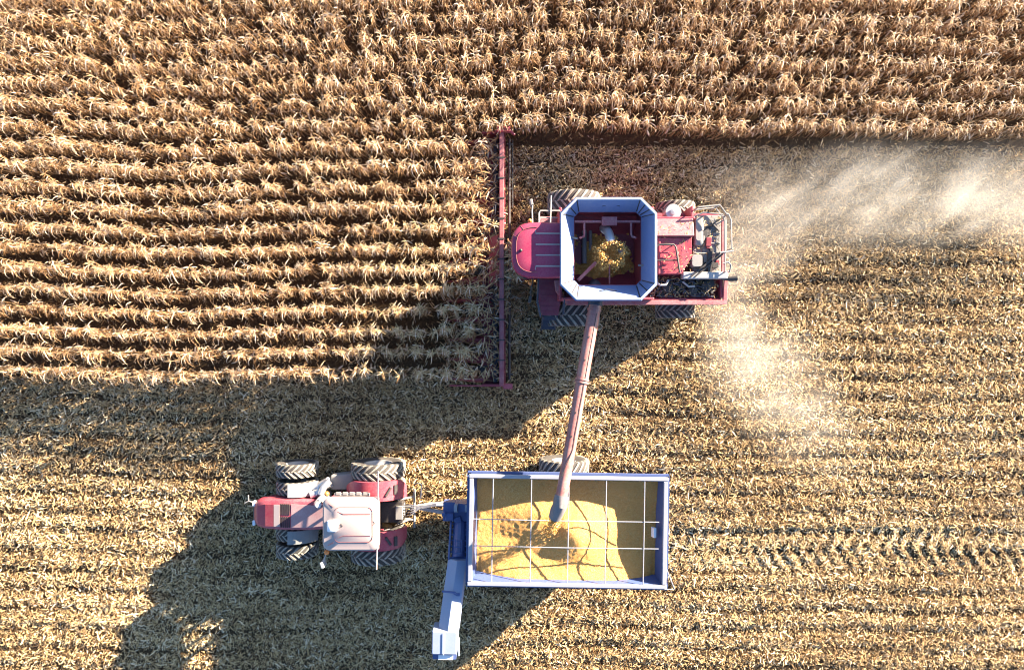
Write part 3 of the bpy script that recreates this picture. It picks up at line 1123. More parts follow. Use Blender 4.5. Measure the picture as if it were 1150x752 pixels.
rail(cb, 'platform_rail', [
    [(0.94, 2.0, 2.9), (0.90, 1.2, 2.9), (1.02, 0.68, 2.8), (1.05, 0.66, 1.9)],
    [(0.94, 2.0, 2.4), (0.90, 1.2, 2.4), (1.02, 0.68, 2.35)],
    [(0.90, 1.2, 1.9), (0.90, 1.2, 2.9)],
    ], 0.026, 'dark_blue')
rail(cb, 'platform_rail', [
    [(1.86, 1.35, 2.9), (1.84, 0.75, 2.8), (1.78, 0.68, 1.9)], [(1.86, 1.35, 2.9), (1.86, 1.35, 1.9)], [(1.86, 1.35, 2.4), (1.84, 0.75, 2.35)],
    ], 0.026, 'dark_blue')

# feeder house
m = MB()
m.loft([[(1.7, YC - 0.75, 1.2), (1.7, YC + 0.75, 1.2), (1.7, YC + 0.75, 1.95), (1.7, YC - 0.75, 1.95)], [(-0.14, YC - 0.75, 0.45), (-0.14, YC + 0.75, 0.45), (-0.14, YC + 0.75, 1.15), (-0.14, YC - 0.75, 1.15)]])
m.build('feeder_house', 'red_dark', cb, bevel=0.03)

# corn header across the front
HY0, HY1 = -1.92, 7.70
m = MB()
m.bar((-0.39, HY0, 1.22), (-0.39, HY1, 1.22), 0.17, 0.20)
hd = m.build('header', 'header_red', cb, bevel=0.015)
for k in range(13):
    m = MB()
    y = ROW0 + (k - 0.5) * ROW
    if abs(k - 6) < 6:
        m.box((-0.39, y, 1.325), (0.23, 0.05, 0.03))
        m.box((-0.50, y, 1.14), (0.10, 0.07, 0.26))
        m.build('bracket', 'dark', hd)
m = MB()
m.span(-0.45, -0.25, HY0, HY1, 0.42, 0.48)
m.span(-0.36, -0.29, HY0, HY1, 0.48, 1.11)
m.span(-1.15, -0.43, HY0, HY1, 0.36, 0.42)
for y in (HY0 + 0.03, HY1 - 0.03):
    m.span(-1.15, -0.25, y - 0.03, y + 0.03, 0.35, 1.1)
m.build('trough', 'red_dark', hd, bevel=0.01)
m = MB()
m.tube([(-0.10, HY0 + 0.2, 0.85), (-0.10, HY1 - 0.2, 0.85)], 0.05, 8)
m.tube([(0.02, 4.9, 0.7), (0.02, HY1 - 0.2, 0.7)], 0.03, 8)
for y in (-1.5, 0.2, 5.6, 7.3):
    m.bar((-0.2, y, 0.85), (0.02, y, 0.78), 0.05, 0.1)
m.build('drive_shaft', 'dark', hd, smooth=True)
m = MB()
m.tube([(-0.62, HY0 + 0.1, 0.70), (-0.62, HY1 - 0.1, 0.70)], 0.10, 12)
for half, sgn in ((range(0, 120), 1), (range(0, 120), -1)):
    pts_o, pts_i = [], []
    for k in half:
        y = (HY0 + 0.15 + (YC - HY0 - 0.4) * k / 119) if sgn > 0 else (HY1 - 0.15 - (HY1 - YC - 0.4) * k / 119)
        a = 2 * PI * k / 13 * sgn
        pts_o.append((-0.62 + 0.22 * math.cos(a), y, 0.70 + 0.22 * math.sin(a)))
        pts_i.append((-0.62 + 0.09 * math.cos(a), y, 0.70 + 0.09 * math.sin(a)))
    vs = pts_i + pts_o
    n = len(pts_i)
    m.raw(vs, [(k, k + 1, n + k + 1, n + k) for k in range(n - 1)])
m.build('cross_auger', 'dark_blue', hd)
m = MB()
m.loft([[(-0.50, YC - 1.0, 0.98), (-0.50, YC + 1.0, 0.98), (-0.50, YC + 1.0, 1.06), (-0.50, YC - 1.0, 1.06)], [(-0.88, YC - 0.86, 0.80), (-0.88, YC + 0.86, 0.80), (-0.88, YC + 0.86, 0.88), (-0.88, YC - 0.86, 0.88)]])
m.build('auger_cover', 'red', hd, bevel=0.015)
for k in range(13):
    y = ROW0 + (k - 0.5) * ROW
    end = k in (0, 12)
    m = MB()
    w = 0.34 if not end else 0.26
    rings = []
    for x, ww, z0, z1 in ((-1.0, w, 0.45, 0.86), (-1.45, w * 0.95, 0.33, 0.74), (-1.85, w * 0.7, 0.22, 0.52), (-2.25, w * 0.4, 0.13, 0.32), (-2.6, 0.05, 0.09, 0.15)):
        rings.append([(x, y - ww / 2, z0), (x, y - ww / 2 * 0.9, z0 + (z1 - z0) * 0.6), (x, y - ww * 0.18, z1), (x, y + ww * 0.18, z1), (x, y + ww / 2 * 0.9, z0 + (z1 - z0) * 0.6), (x, y + ww / 2, z0)])
    m.loft(rings)
    dv = m.build('row_divider', 'red_dark', hd, smooth=True)
for k in range(12):
    y = ROW0 + k * ROW
    m = MB()
    m.loft([[(-0.95, y - 0.14, 0.42), (-0.95, y + 0.14, 0.42), (-0.95, y + 0.14, 0.46), (-0.95, y - 0.14, 0.46)], [(-1.9, y - 0.09, 0.22), (-1.9, y + 0.09, 0.22), (-1.9, y + 0.09, 0.26), (-1.9, y - 0.09, 0.26)]])
    m.build('deck_plate', 'dark', hd)
m = MB()
m.bar((-2.4, HY0 - 0.02, 0.72), (-0.2, HY0 - 0.02, 1.0), 0.05, 0.10)
m.box((-0.16, HY0 - 0.02, 1.05), (0.36, 0.2, 0.3))
m.build('end_shield', 'red', hd, bevel=0.015)
m = MB()
m.box((-0.32, HY1 + 0.02, 1.28), (0.5, 0.2, 0.24))
m.tube([(-0.7, HY1 - 0.06, 1.1), (-0.45, HY1 + 0.1, 1.35), (-0.2, HY1 + 0.06, 1.4), (0.1, HY1 - 0.15, 1.2)], 0.05, 8)
m.build('end_shield', 'red', hd, bevel=0.015)

# unloading auger out over the grain cart
A0, A1 = Vector((2.92, 1.30, 3.42)), Vector((1.60, -5.55, 4.42))
m = MB()
ad = (A1 - A0).normalized()
m.tube([A0 + ad * 0.15, A0 + ad * 3.0], 0.215, 20)
m.tube([A0 + ad * 2.98, A1], 0.200, 20)
for t in (0.45, 3.0, 2.9):
    m.tube([A0 + ad * (t - 0.03), A0 + ad * (t + 0.03)], 0.245, 20)
ua = m.build('unloading_auger', 'auger_red', cb, smooth=True)
m = MB()
m.tube([(2.94, 1.75, 2.5), (2.94, 1.6, 3.1), A0 + Vector((0, 0.1, 0)), A0 + ad * 0.3], 0.25, 18)
m.build('auger_elbow', 'dark_blue', ua, smooth=True)
m = MB()
side = ad.cross(Vector((0, 0, 1))).normalized()
pts = []
for k in range(25):
    t = 0.6 + 5.6 * k / 24
    a = 0.35 if k < 12 else 0.35 + 0.02 * math.sin(k * 1.7)
    if k > 20:
        a = 0.35 - 0.25 * (k - 20)
    up = side.cross(ad)
    rad_ = 0.222
    pts.append(A0 + ad * t + (up * math.cos(a) - side * math.sin(a)) * rad_)
m.tube(pts, 0.012, 5)
m.build('cable', 'dark', ua, smooth=True)
m = MB()
for t in (1.4, 2.2, 4.0, 4.8):
    m.box(A0 + ad * t + Vector((-0.05, 0, 0.215)), (0.05, 0.05, 0.04))
m.build('cable_clip', 'dark', ua)
m = MB()
S0 = A1 - ad * 0.25
sd = (ad + Vector((-0.10, 0.05, -0.55))).normalized()
rings = []
for p, r_, dd in ((S0, 0.235, ad), (A1 + ad * 0.1, 0.25, (ad * 2 + sd).normalized()), (A1 + sd * 0.32, 0.245, sd), (A1 + sd * 0.62, 0.21, sd), (A1 + sd * 0.61, 0.185, sd), (A1 + sd * 0.3, 0.21, sd), (S0 + ad * 0.02, 0.205, ad)):
    s = dd.cross(Vector((0, 0, 1))).normalized()
    u = s.cross(dd)
    rings.append([p + s * math.cos(2 * PI * k / 18) * r_ + u * math.sin(2 * PI * k / 18) * r_ for k in range(18)])
m.loft(rings + rings[:1], False)
m.build('spout', 'spout', ua, smooth=True)
SPOUT = A1 + sd * 0.5


# ------------------------------------------------------------------ tractor (drives towards -X)
tr = thing('tractor', (-6.4, -6.64, 0), 'red tractor with a pale cab roof and dual wheels all round hitched to the cart', 'tractor')
TY = -6.64
for s in (1, -1):
    wheel(tr, (-8.23, TY + s * 1.52, 0.79), 0.79, 0.50, s, 0.52, 20)
    wheel(tr, (-8.23, TY + s * 0.86, 0.79), 0.79, 0.48, s, 0.52, 20)
    wheel(tr, (-5.08, TY + s * 1.56, 1.03), 1.03, 0.56, s, 0.50, 22)
    wheel(tr, (-5.08, TY + s * 0.88, 1.03), 1.03, 0.54, s, 0.50, 22)
m = MB()
m.tube([(-8.23, TY - 1.5, 0.79), (-8.23, TY + 1.5, 0.79)], 0.12, 10)
m.tube([(-5.08, TY - 1.5, 1.03), (-5.08, TY + 1.5, 1.03)], 0.13, 10)
m.span(-9.1, -4.3, TY - 0.28, TY + 0.28, 0.65, 1.15)
m.span(-5.6, -4.1, TY - 0.4, TY + 0.4, 0.7, 1.4)
m.span(-9.5, -9.05, TY - 0.42, TY + 0.42, 0.6, 0.95)
m.build('chassis', 'dark', tr, bevel=0.03)


def hood_ring(x, w, z1, z0=1.05, dz=0.0):
    h = w / 2
    return [(x, TY - h, z0), (x, TY - h, z1 - 0.22), (x, TY - h + 0.05, z1 - 0.09), (x, TY - h + 0.18, z1 - 0.02), (x, TY, z1), (x, TY + h - 0.18, z1 - 0.02), (x, TY + h - 0.05, z1 - 0.09), (x, TY + h, z1 - 0.22), (x, TY + h, z0)]


m = MB()
m.loft([hood_ring(-9.66, 0.62, 1.40), hood_ring(-9.60, 0.86, 1.56), hood_ring(-9.44, 1.02, 1.69), hood_ring(-9.1, 1.13, 1.79), hood_ring(-8.4, 1.16, 1.88), hood_ring(-7.5, 1.12, 1.97), hood_ring(-6.72, 1.0, 2.02)])
hood = m.build('hood', 'red', tr, smooth=True)
m = MB()
m.loft([[(x, TY - w, z), (x, TY + w, z), (x, TY + w, z + 0.02), (x, TY - w, z + 0.02)] for x, w, z in ((-9.42, 0.34, 1.70), (-9.1, 0.40, 1.80), (-8.78, 0.40, 1.84))])
m.build('front_screen', 'red_dark', hood)
m = MB()
m.loft([[(x, TY - 0.40, z), (x, TY + 0.40, z), (x, TY + 0.40, z + 0.02), (x, TY - 0.40, z + 0.02)] for x, z in ((-8.77, 1.842), (-8.55, 1.868))])
m.build('hood_badge_panel', 'roof_pale', hood)
m = MB()
for i in range(5):
    x = -8.50 + i * 0.078
    z = 1.872 + (x + 8.4) * 0.10
    for s0, s1 in ((-0.44, -0.03), (0.03, 0.44)):
        m.bar((x, TY + s0, z), (x, TY + s1, z), 0.032, 0.05)
m.build('vent', 'dark', hood)
m = MB()
m.loft([[(x, TY - w, z), (x, TY + w, z), (x, TY + w, z + 0.018), (x, TY - w, z + 0.018)] for x, w, z in ((-8.12, 0.43, 1.895), (-7.5, 0.42, 1.955), (-6.8, 0.34, 2.0))])
m.build('hood_panel', 'hood_pale', hood, bevel=0.01)
m = MB()
m.loft([[(-9.70, TY - 0.40, 1.0), (-9.70, TY + 0.40, 1.0), (-9.70, TY + 0.36, 1.42), (-9.70, TY - 0.36, 1.42)], [(-9.44, TY - 0.5, 0.95), (-9.44, TY + 0.5, 0.95), (-9.44, TY + 0.48, 1.56), (-9.44, TY - 0.48, 1.56)]])
m.build('grille', 'dark', hood, bevel=0.02)
for s in (1, -1):
    m = MB()
    m.loft([rrect(-9.62, TY + s * 0.36, 0.1, 0.2, 0.04, 1.42), rrect(-9.63, TY + s * 0.36, 0.1, 0.2, 0.04, 1.54)])
    m.build('headlight', 'white', hood, smooth=True)
rail(tr, 'front_marker', [[(-9.6, TY + 0.3, 1.3), (-9.76, TY + 0.5, 1.7), (-9.76, TY + 0.72, 1.72)], [(-9.76, TY + 0.5, 1.7), (-9.9, TY + 0.42, 1.7)]], 0.022, 'grey')

# front fenders
for s in (1, -1):
    m = MB()
    rings = []
    for k in range(9):
        a = R(20 + 75 * k / 8)
        r_ = 0.92
        x, z = -8.23 + r_ * math.cos(a) , 0.79 + r_ * math.sin(a)
        d = Vector((math.cos(a), 0, math.sin(a)))
        w0, w1 = TY + s * 0.62, TY + s * 1.12
        rings.append([Vector((x, w0, z)), Vector((x, w1, z)), Vector((x, w1, z)) + d * 0.03, Vector((x, w0, z)) + d * 0.03])
    m.loft(rings)
    m.build('front_fender', 'grey_light' if s > 0 else 'grey', tr, bevel=0.01)  # fender on the shaded side is darker: shade put into its colour

# rear fenders
for s in (1, -1):
    m = MB()
    rings = []
    for k in range(15):
        a = R(8 + 150 * k / 14)
        r_ = 1.13
        x, z = -5.12 + r_ * math.cos(a) * 0.98, 1.03 + r_ * math.sin(a) * 0.90
        d = Vector((math.cos(a), 0, math.sin(a)))
        taper = min(1, 0.45 + 0.9 * math.sin(PI * (k + 0.8) / 15.6))
        w0, w1 = TY + s * 0.56, TY + s * (0.62 + 0.66 * taper)
        rings.append([Vector((x, w0, z)), Vector((x, w1, z - 0.06)), Vector((x, w1 - s * 0.02, z)) + d * 0.05, Vector((x, w0, z)) + d * 0.06])
    m.loft(rings)
    fd = m.build('rear_fender', 'red', tr, smooth=True)
    m = MB()
    m.tube([(-4.62, TY + s * 0.75, 2.02), (-4.45, TY + s * 1.05, 1.93)], 0.05, 8)
    m.box((-4.3, TY + s * 0.95, 1.80), (0.12, 0.34, 0.10), (0, 0.6, 0))
    m.build('work_light', 'dark', fd, smooth=True)

# cab and roof
m = MB()
m.loft([rrect(-5.70, TY, 1.62, 1.45, 0.12, 1.15), rrect(-5.68, TY, 1.75, 1.66, 0.14, 2.2), rrect(-5.66, TY, 1.66, 1.60, 0.16, 2.82)])
cab = m.build('cab', 'clear_glass', tr, smooth=True)
m = MB()
m.span(-6.46, -4.92, TY - 0.72, TY + 0.72, 1.12, 1.18)
m.loft([rrect(-5.35, TY, 0.5, 0.55, 0.1, 1.18), rrect(-5.35, TY, 0.55, 0.6, 0.12, 1.7)])
m.loft([rrect(-5.10, TY, 0.16, 0.52, 0.06, 1.6), rrect(-5.04, TY, 0.14, 0.48, 0.06, 2.35)])
m.loft([rrect(-6.25, TY, 0.3, 0.4, 0.08, 1.18), rrect(-6.18, TY, 0.26, 0.36, 0.08, 1.95)])
m.build('cab_interior', 'dark', cab, bevel=0.02)
m = MB()
for sx in (-6.46, -4.9):
    for s in (-1, 1):
        m.bar((sx + 0.02, TY + s * 0.70, 1.2), (sx + (0.02 if sx < -6 else -0.02), TY + s * 0.80, 2.84), 0.11, 0.11)
        m.bar((-5.62, TY + s * 0.80, 1.2), (-5.62, TY + s * 0.81, 2.84), 0.09, 0.07)
m.bar((-4.83, TY - 0.75, 2.2), (-4.83, TY + 0.75, 2.2), 0.06, 0.08)
m.build('cab_pillar', 'red', cab)
m = MB()
m.loft([rrect(-5.66, TY, 1.90, 1.80, 0.25, 2.80, 6), rrect(-5.66, TY, 2.0, 1.88, 0.27, 2.88, 6), rrect(-5.66, TY, 2.0, 1.88, 0.27, 2.97, 6), rrect(-5.66, TY, 1.86, 1.74, 0.27, 3.05, 6), rrect(-5.58, TY, 1.38, 1.26, 0.25, 3.075, 6), rrect(-5.58, TY, 1.30, 1.18, 0.22, 3.10, 6)])
roof = m.build('cab_roof', 'roof_pale', tr, smooth=True)
m = MB()
rp = rrect(-5.55, TY, 1.32, 1.22, 0.18, 3.098, 6)
m.tube([(x, y, 3.09) for x, y, z in rp] + [rp[0]], 0.011, 5)
for y in (0.38, -0.38):
    m.tube([(-6.15, TY + y * 1.25, 3.09), (-5.9, TY + y, 3.108), (-4.95, TY + y, 3.108)], 0.010, 5)
for y in (0.7, 0.45, -0.45, -0.7):
    for x in (-6.45, -6.0, -5.4, -4.85):
        m.bar((x, TY + y * 1.12, 3.04), (x, TY + y * 1.2, 3.0), 0.02, 0.02)
m.tube([(-6.25, TY + 0.62, 3.09), (-6.55, TY + 0.78, 3.03)], 0.01, 5)
m.tube([(-6.25, TY - 0.62, 3.09), (-6.55, TY - 0.78, 3.03)], 0.01, 5)
m.build('roof_seam', 'seam', roof)
m = MB()
m.loft([rrect(-6.28, TY - 0.02, 0.34, 0.40, 0.06, 3.08), rrect(-6.28, TY - 0.02, 0.36, 0.42, 0.07, 3.17), rrect(-6.28, TY - 0.02, 0.26, 0.32, 0.06, 3.22)])
m.build('satellite_receiver', 'white', roof, smooth=True)
m = MB()
m.tube([(-5.98 + 0.05 * math.cos(R(a)), TY - 0.02 + 0.05 * math.sin(R(a)), 3.12) for a in range(-150, 151, 30)], 0.012, 5)
m.tube([(-4.88 + 0.06 * math.cos(R(a)), TY + 0.05 + 0.06 * math.sin(R(a)), 3.07) for a in range(-150, 151, 30)], 0.012, 5)
m.build('roof_hook', 'dark', roof)
m = MB()
m.span(-6.30, -5.05, TY + 0.93, TY + 1.04, 2.70, 2.82)
for i in range(5):
    m.box((-6.15 + i * 0.24, TY + 1.03, 2.80), (0.16, 0.1, 0.08))
m.build('light_bar', 'grey', cab, bevel=0.01)
m = MB()
m.tube([(-4.78, TY - 1.62, 2.92), (-4.72, TY, 3.0), (-4.72, TY + 1.85, 2.92)], 0.028, 8)
m.bar((-4.75, TY - 0.9, 2.88), (-4.75, TY + 0.9, 2.88), 0.1, 0.12)
m.build('marker_boom', 'roof_pale', cab, smooth=True)

# exhaust, air intake, battery box on the upper side
m = MB()
m.tube([(-6.95, TY + 0.62, 1.1), (-6.95, TY + 0.62, 2.1), (-6.92, TY + 0.64, 2.75), (-6.82, TY + 0.66, 2.92)], [0.13, 0.16, 0.115, 0.11], 14)
m.build('exhaust_stack', 'steel', tr, smooth=True)
m = MB()
m.tube([(-7.55, TY + 0.78, 1.15), (-7.2, TY + 0.92, 1.25), (-6.85, TY + 1.12, 1.34)], 0.21, 14)
m.tube([(-7.5, TY + 0.66, 1.5), (-7.15, TY + 0.78, 1.5)], 0.15, 12)
m.tube([(-7.1, TY + 0.72, 1.62), (-7.0, TY + 1.0, 1.6), (-6.8, TY + 1.2, 1.5)], 0.13, 12)
m.tube([(-7.25, TY + 0.7, 1.66), (-7.2, TY + 1.0, 1.5)], 0.04, 8)
m.build('air_intake', 'steel', tr, smooth=True)
m = MB()
m.loft([[(-6.85, TY + 0.80, 0.75), (-6.85, TY + 1.35, 0.75), (-6.85, TY + 1.35, 1.25), (-6.85, TY + 0.80, 1.25)], [(-5.95, TY + 0.80, 0.75), (-5.95, TY + 1.45, 0.75), (-5.95, TY + 1.45, 1.3), (-5.95, TY + 0.80, 1.3)]])
m.build('battery_box', 'grey', tr, bevel=0.05)
m = MB()
m.loft([[(-6.9, TY - 1.3, 0.6), (-6.9, TY - 0.6, 0.6), (-6.9, TY - 0.6, 1.15), (-6.9, TY - 1.3, 1.15)], [(-5.9, TY - 1.35, 0.6), (-5.9, TY - 0.6, 0.6), (-5.9, TY - 0.6, 1.2), (-5.9, TY - 1.35, 1.2)]])
m.build('fuel_tank', 'dark', tr, bevel=0.05)
m = MB()
for k in range(4):
    m.box((-6.35, TY - 1.2 - 0.1 * (3 - k), 0.45 + 0.3 * k), (0.5, 0.2, 0.03))
m.bar((-6.6, TY - 1.55, 0.4), (-6.6, TY - 1.1, 1.5), 0.03, 0.06)
m.bar((-6.1, TY - 1.55, 0.4), (-6.1, TY - 1.1, 1.5), 0.03, 0.06)
m.build('step', 'dark', tr)
for s in (1, -1):
    m = MB()
    m.tube([(-6.5, TY + s * 0.84, 2.7), (-6.62, TY + s * 1.15, 2.72), (-6.72, TY + s * 1.45, 2.72)] if s < 0 else [(-6.5, TY + s * 0.84, 2.7), (-6.62, TY + s * 1.0, 2.72)], 0.02, 6)
    arm = m.build('mirror_arm', 'grey_light', tr, smooth=True)
    if s < 0:
        m = MB()
        m.box((-6.74, TY + s * 1.52, 2.6), (0.10, 0.22, 0.42), (0, 0, 0.3))
        m.build('mirror', 'grey_light', arm, bevel=0.02)
    m = MB()
    m.ball((-6.55, TY + s * 1.03, 2.85), 0.095)
    m.build('beacon_light', 'orange', tr, smooth=True)

# three-point linkage and drawbar
m = MB()
for s in (1, -1):
    m.bar((-4.3, TY + s * 0.35, 0.85), (-3.75, TY + s * 0.45, 0.75), 0.07, 0.12)
    m.tube([(-4.3, TY + s * 0.45, 1.35), (-3.95, TY + s * 0.42, 0.85)], 0.04, 8)
m.tube([(-3.75, TY - 0.75, 0.78), (-3.75, TY + 0.75, 0.78)], 0.05, 8)
m.bar((-4.6, TY, 0.55), (-3.55, TY, 0.52), 0.14, 0.06)
m.span(-4.35, -4.1, TY - 0.25, TY + 0.25, 0.8, 1.5)
hk = m.build('hitch', 'grey', tr, bevel=0.01)
m = MB()
for i in range(5):
    y = TY + 0.25 - 0.1 * i
    m.tube([(-4.2, y, 1.3), (-3.8, y + 0.05, 1.45), (-3.4, TY + 0.05 + 0.02 * i, 1.0), (-2.9, TY + 0.12 + 0.02 * i, 0.9)], 0.018, 6)
m.tube([(-3.75, TY + 0.9, 0.9), (-3.62, TY + 1.0, 0.95), (-3.45, TY + 0.95, 0.95), (-3.5, TY + 0.4, 0.9)], 0.03, 6)
m.build('hydraulic_hose', 'dark_blue', hk, smooth=True)


# ------------------------------------------------------------------ grain cart
gc = thing('grain_cart', (1.92, -6.75, 0), 'open white and blue grain cart heaped with yellow corn under a grid of thin bars', 'grain cart')
GX, GY = 1.92, -6.75
ZR = 3.5
HX, HY = 3.43, 1.93


def wall_half(z, inner=0.0):
    d = max(0.0, ZR - 0.05 - z)
    return HX - 0.16 - d * 0.20 - inner, HY - 0.14 - d * 0.26 - inner


m = MB()
hx0, hy0 = wall_half(ZR - 0.05)
hx1, hy1 = wall_half(0.9)


def rect4(hx, hy, z):
    return [(GX - hx, GY - hy, z), (GX + hx, GY - hy, z), (GX + hx, GY + hy, z), (GX - hx, GY + hy, z)]


m.loft([rect4(hx0, hy0, ZR - 0.05), rect4(hx1, hy1, 0.9), rect4(hx1 + 0.03, hy1 + 0.03, 0.86), rect4(hx0 + 0.03, hy0 + 0.03, ZR - 0.05), rect4(hx0, hy0, ZR - 0.05)], False)
m.loft([rect4(hx1, hy1, 0.84), rect4(hx1, hy1, 0.9)])
for k in range(5):
    x = GX - 2.4 + 1.2 * k
    for s in (-1, 1):
        a, b = wall_half(3.3), wall_half(1.0)
        m.bar((x, GY + s * (a[1] + 0.07), 3.3), (x, GY + s * (b[1] + 0.07), 1.0), 0.1, 0.08)
hop = m.build('hopper', 'cart_blue', gc)
m = MB()
for s in (-1, 1):
    m.bar((GX - HX, GY + s * (HY - 0.08), ZR), (GX + HX, GY + s * (HY - 0.08), ZR), 0.13, 0.10)
    m.bar((GX + s * (HX - 0.09), GY - HY + 0.16, ZR), (GX + s * (HX - 0.09), GY + HY - 0.16, ZR), 0.15, 0.10)
m.build('top_rail', 'cart_white', hop, bevel=0.02)
m = MB()
for s in (-1, 1):
    m.bar((GX - HX - 0.05, GY + s * (HY + 0.0), ZR - 0.16), (GX + HX + 0.05, GY + s * HY, ZR - 0.16), 0.12, 0.12)
    m.bar((GX + s * (HX + 0.0), GY - HY, ZR - 0.16), (GX + s * HX, GY + HY, ZR - 0.16), 0.13, 0.12)
m.build('rail_ledge', 'cart_blue', hop)
for x in (at(553, 0, ZR).x, at(596, 0, ZR).x, at(638, 0, ZR).x, at(680, 0, ZR).x, at(723, 0, ZR).x):
    m = MB()
    m.tube([(x, GY - HY + 0.1, ZR + 0.02), (x, GY, ZR + 0.05), (x, GY + HY - 0.1, ZR + 0.02)], 0.017, 6)
    m.build('tarp_bow', 'cart_white', gc, smooth=True)
for y in (at(0, 584, ZR).y, at(0, 614, ZR).y):
    m = MB()
    m.tube([(GX - HX + 0.1, y, ZR + 0.02), (GX, y, ZR + 0.075), (GX + HX - 0.3, y, ZR + 0.02)], 0.015, 6)
    m.build('ridge_bar', 'cart_white', gc, smooth=True)
m = MB()
m.box((GX + HX - 0.42, GY - 0.05, ZR - 0.25), (0.10, 0.34, 0.20), (0, 0.3, 0))
m.build('sight_window', 'white', hop, bevel=0.01)
m = MB()
m.tube([(GX + HX - 0.1, GY - HY + 0.9, ZR), (GX + HX + 0.30, GY - HY - 0.02, ZR - 0.1), (GX + HX - 0.3, GY - HY - 0.02, ZR)], 0.018, 6)
m.build('tarp_crank', 'cart_white', gc, smooth=True)
for s in (1, -1):
    wheel(gc, (GX + 0.03, GY + s * 1.66, 0.96), 0.96, 0.78, s, 0.46, 24)
m = MB()
m.tube([(GX + 0.03, GY - 1.5, 0.96), (GX + 0.03, GY + 1.5, 0.96)], 0.12, 10)
for s in (-1, 1):
    m.bar((GX - 3.0, GY + s * 0.6, 0.80), (GX + 2.8, GY + s * 0.6, 0.80), 0.14, 0.16)
m.build('axle_frame', 'cart_blue', gc, bevel=0.02)

# tongue
m = MB()
TX0, TX1 = -3.75, -1.1
m.bar((TX0 + 0.1, GY + 0.04, 0.62), (TX1, GY + 0.42, 0.85), 0.14, 0.18)
m.bar((TX0 + 0.1, GY + 0.0, 0.62), (TX1, GY - 0.34, 0.85), 0.14, 0.18)
m.bar((TX0 - 0.1, GY + 0.02, 0.60), (TX0 + 0.6, GY + 0.02, 0.64), 0.12, 0.1)
m.tube([(TX0 + 0.3, GY + 0.14, 0.8), (-1.3, GY + 0.2, 1.0)], 0.05, 8)
m.build('tongue', 'grey_light', gc, bevel=0.015)
m = MB()
m.box((-2.05, GY + 0.16, 1.55), (1.0, 0.7, 0.5))
m.box((-1.75, GY + 0.36, 1.9), (0.7, 0.3, 0.22))
m.box((-2.3, GY + 0.0, 1.85), (0.3, 0.24, 0.16))
m.box((-2.0, GY - 0.12, 1.84), (0.26, 0.2, 0.1), (0, 0, 0.3))
m.tube([(-2.5, GY + 0.1, 1.6), (-2.5, GY + 0.1, 2.0)], 0.08, 8)
m.bar((-2.6, GY - 0.2, 1.2), (-1.6, GY - 0.4, 1.3), 0.12, 0.12)
m.build('gearbox', 'cart_blue', gc, bevel=0.02)
m = MB()
m.tube([(-1.72, GY + 0.36, 2.06), (-1.3, GY + 0.36, 2.06)], 0.14, 12)
m.build('hydraulic_motor', 'cart_white', gc, smooth=True)
m = MB()
m.tube([(-2.1, GY + 0.36, 2.0), (-1.98, GY + 0.36, 2.02)], 0.16, 12)
m.build('hydraulic_motor', 'cart_white', gc, smooth=True)

# front auger folding out past the cart's lower side
m = MB()
B0, B1, B2 = Vector((-1.92, GY - 0.2, 1.55)), Vector((-1.90, -8.1, 2.5)), Vector((-2.14, -10.3, 3.18))
m.tube([B0, B1], 0.26, 14)
for s in (-1, 1):
    m.bar(B0 + Vector((s * 0.33, 0, 0.1)), B1 + Vector((s * 0.33, 0, 0.1)), 0.07, 0.28)
for k in range(7):
    p = B0.lerp(B1, (k + 0.5) / 7)
    m.bar(p + Vector((-0.3, 0, 0.16)), p + Vector((0.3, 0, 0.16)), 0.05, 0.05)
m.build('lower_auger', 'cart_blue', gc, bevel=0.01)
m = MB()
for x in (-0.11, 0.11):
    m.bar((-1.9 + x, -7.35, 2.62), (-1.9 + x, -7.85, 2.82), 0.03, 0.03)
for k in range(3):
    m.bar((-2.03, -7.4 - 0.2 * k, 2.64 + 0.08 * k), (-1.77, -7.4 - 0.2 * k, 2.64 + 0.08 * k), 0.03, 0.03)
m.build('ladder', 'cart_blue', gc)
m = MB()


def box_ring(c, w, h):
    """Box-shaped auger tube with a ridge: sloped left face, broad right face."""
    return [c + Vector((-w * 0.5, 0, -h * 0.5)), c + Vector((-w * 0.5, 0, h * 0.05)), c + Vector((-w * 0.02, 0, h * 0.5)), c + Vector((w * 0.42, 0, h * 0.42)), c + Vector((w * 0.5, 0, h * 0.2)), c + Vector((w * 0.5, 0, -h * 0.5))]


m.loft([box_ring(B1 + Vector((0.0, 0.05, 0.05)), 0.72, 0.6), box_ring(B2, 0.72, 0.66)])
ug = m.build('upper_auger', 'chute_grey', gc, bevel=0.01)
m = MB()
c = B1.lerp(B2, 0.42)
m.tube([c + Vector((-0.4, 0, 0.34)), c + Vector((0.05, 0, 0.44)), c + Vector((0.1, -0.06, 0.42))], 0.04, 8)
m.box(c + Vector((0.12, -0.1, 0.33)), (0.2, 0.1, 0.08))
m.build('hinge', 'cart_blue', ug, smooth=True)
m = MB()
m.loft([rrect(-2.26, -10.66, 0.86, 0.80, 0.03, 2.75), rrect(-2.26, -10.66, 0.86, 0.80, 0.03, 3.48), rrect(-2.26, -10.66, 0.80, 0.74, 0.03, 3.52)])
ch = m.build('discharge_chute', 'chute_grey', gc)
m = MB()
m.loft([rrect(-2.26, -11.19, 0.80, 0.24, 0.03, 2.55), rrect(-2.26, -11.16, 0.82, 0.26, 0.03, 3.35)])
m.span(-2.66, -1.88, -11.41, -11.21, 2.5, 2.9)
m.build('chute_flap', 'cart_blue', ch)
m = MB()
m.box((-2.22, -11.2, 3.38), (0.5, 0.16, 0.05))
m.tube([(-2.28, -10.3, 3.55), (-2.28, -11.05, 3.55)], 0.012, 6)
m.tube([(-1.80, -10.6, 3.2), (-1.80, -11.36, 2.9)], 0.03, 6)
m.build('chute_latch', 'white', ch)


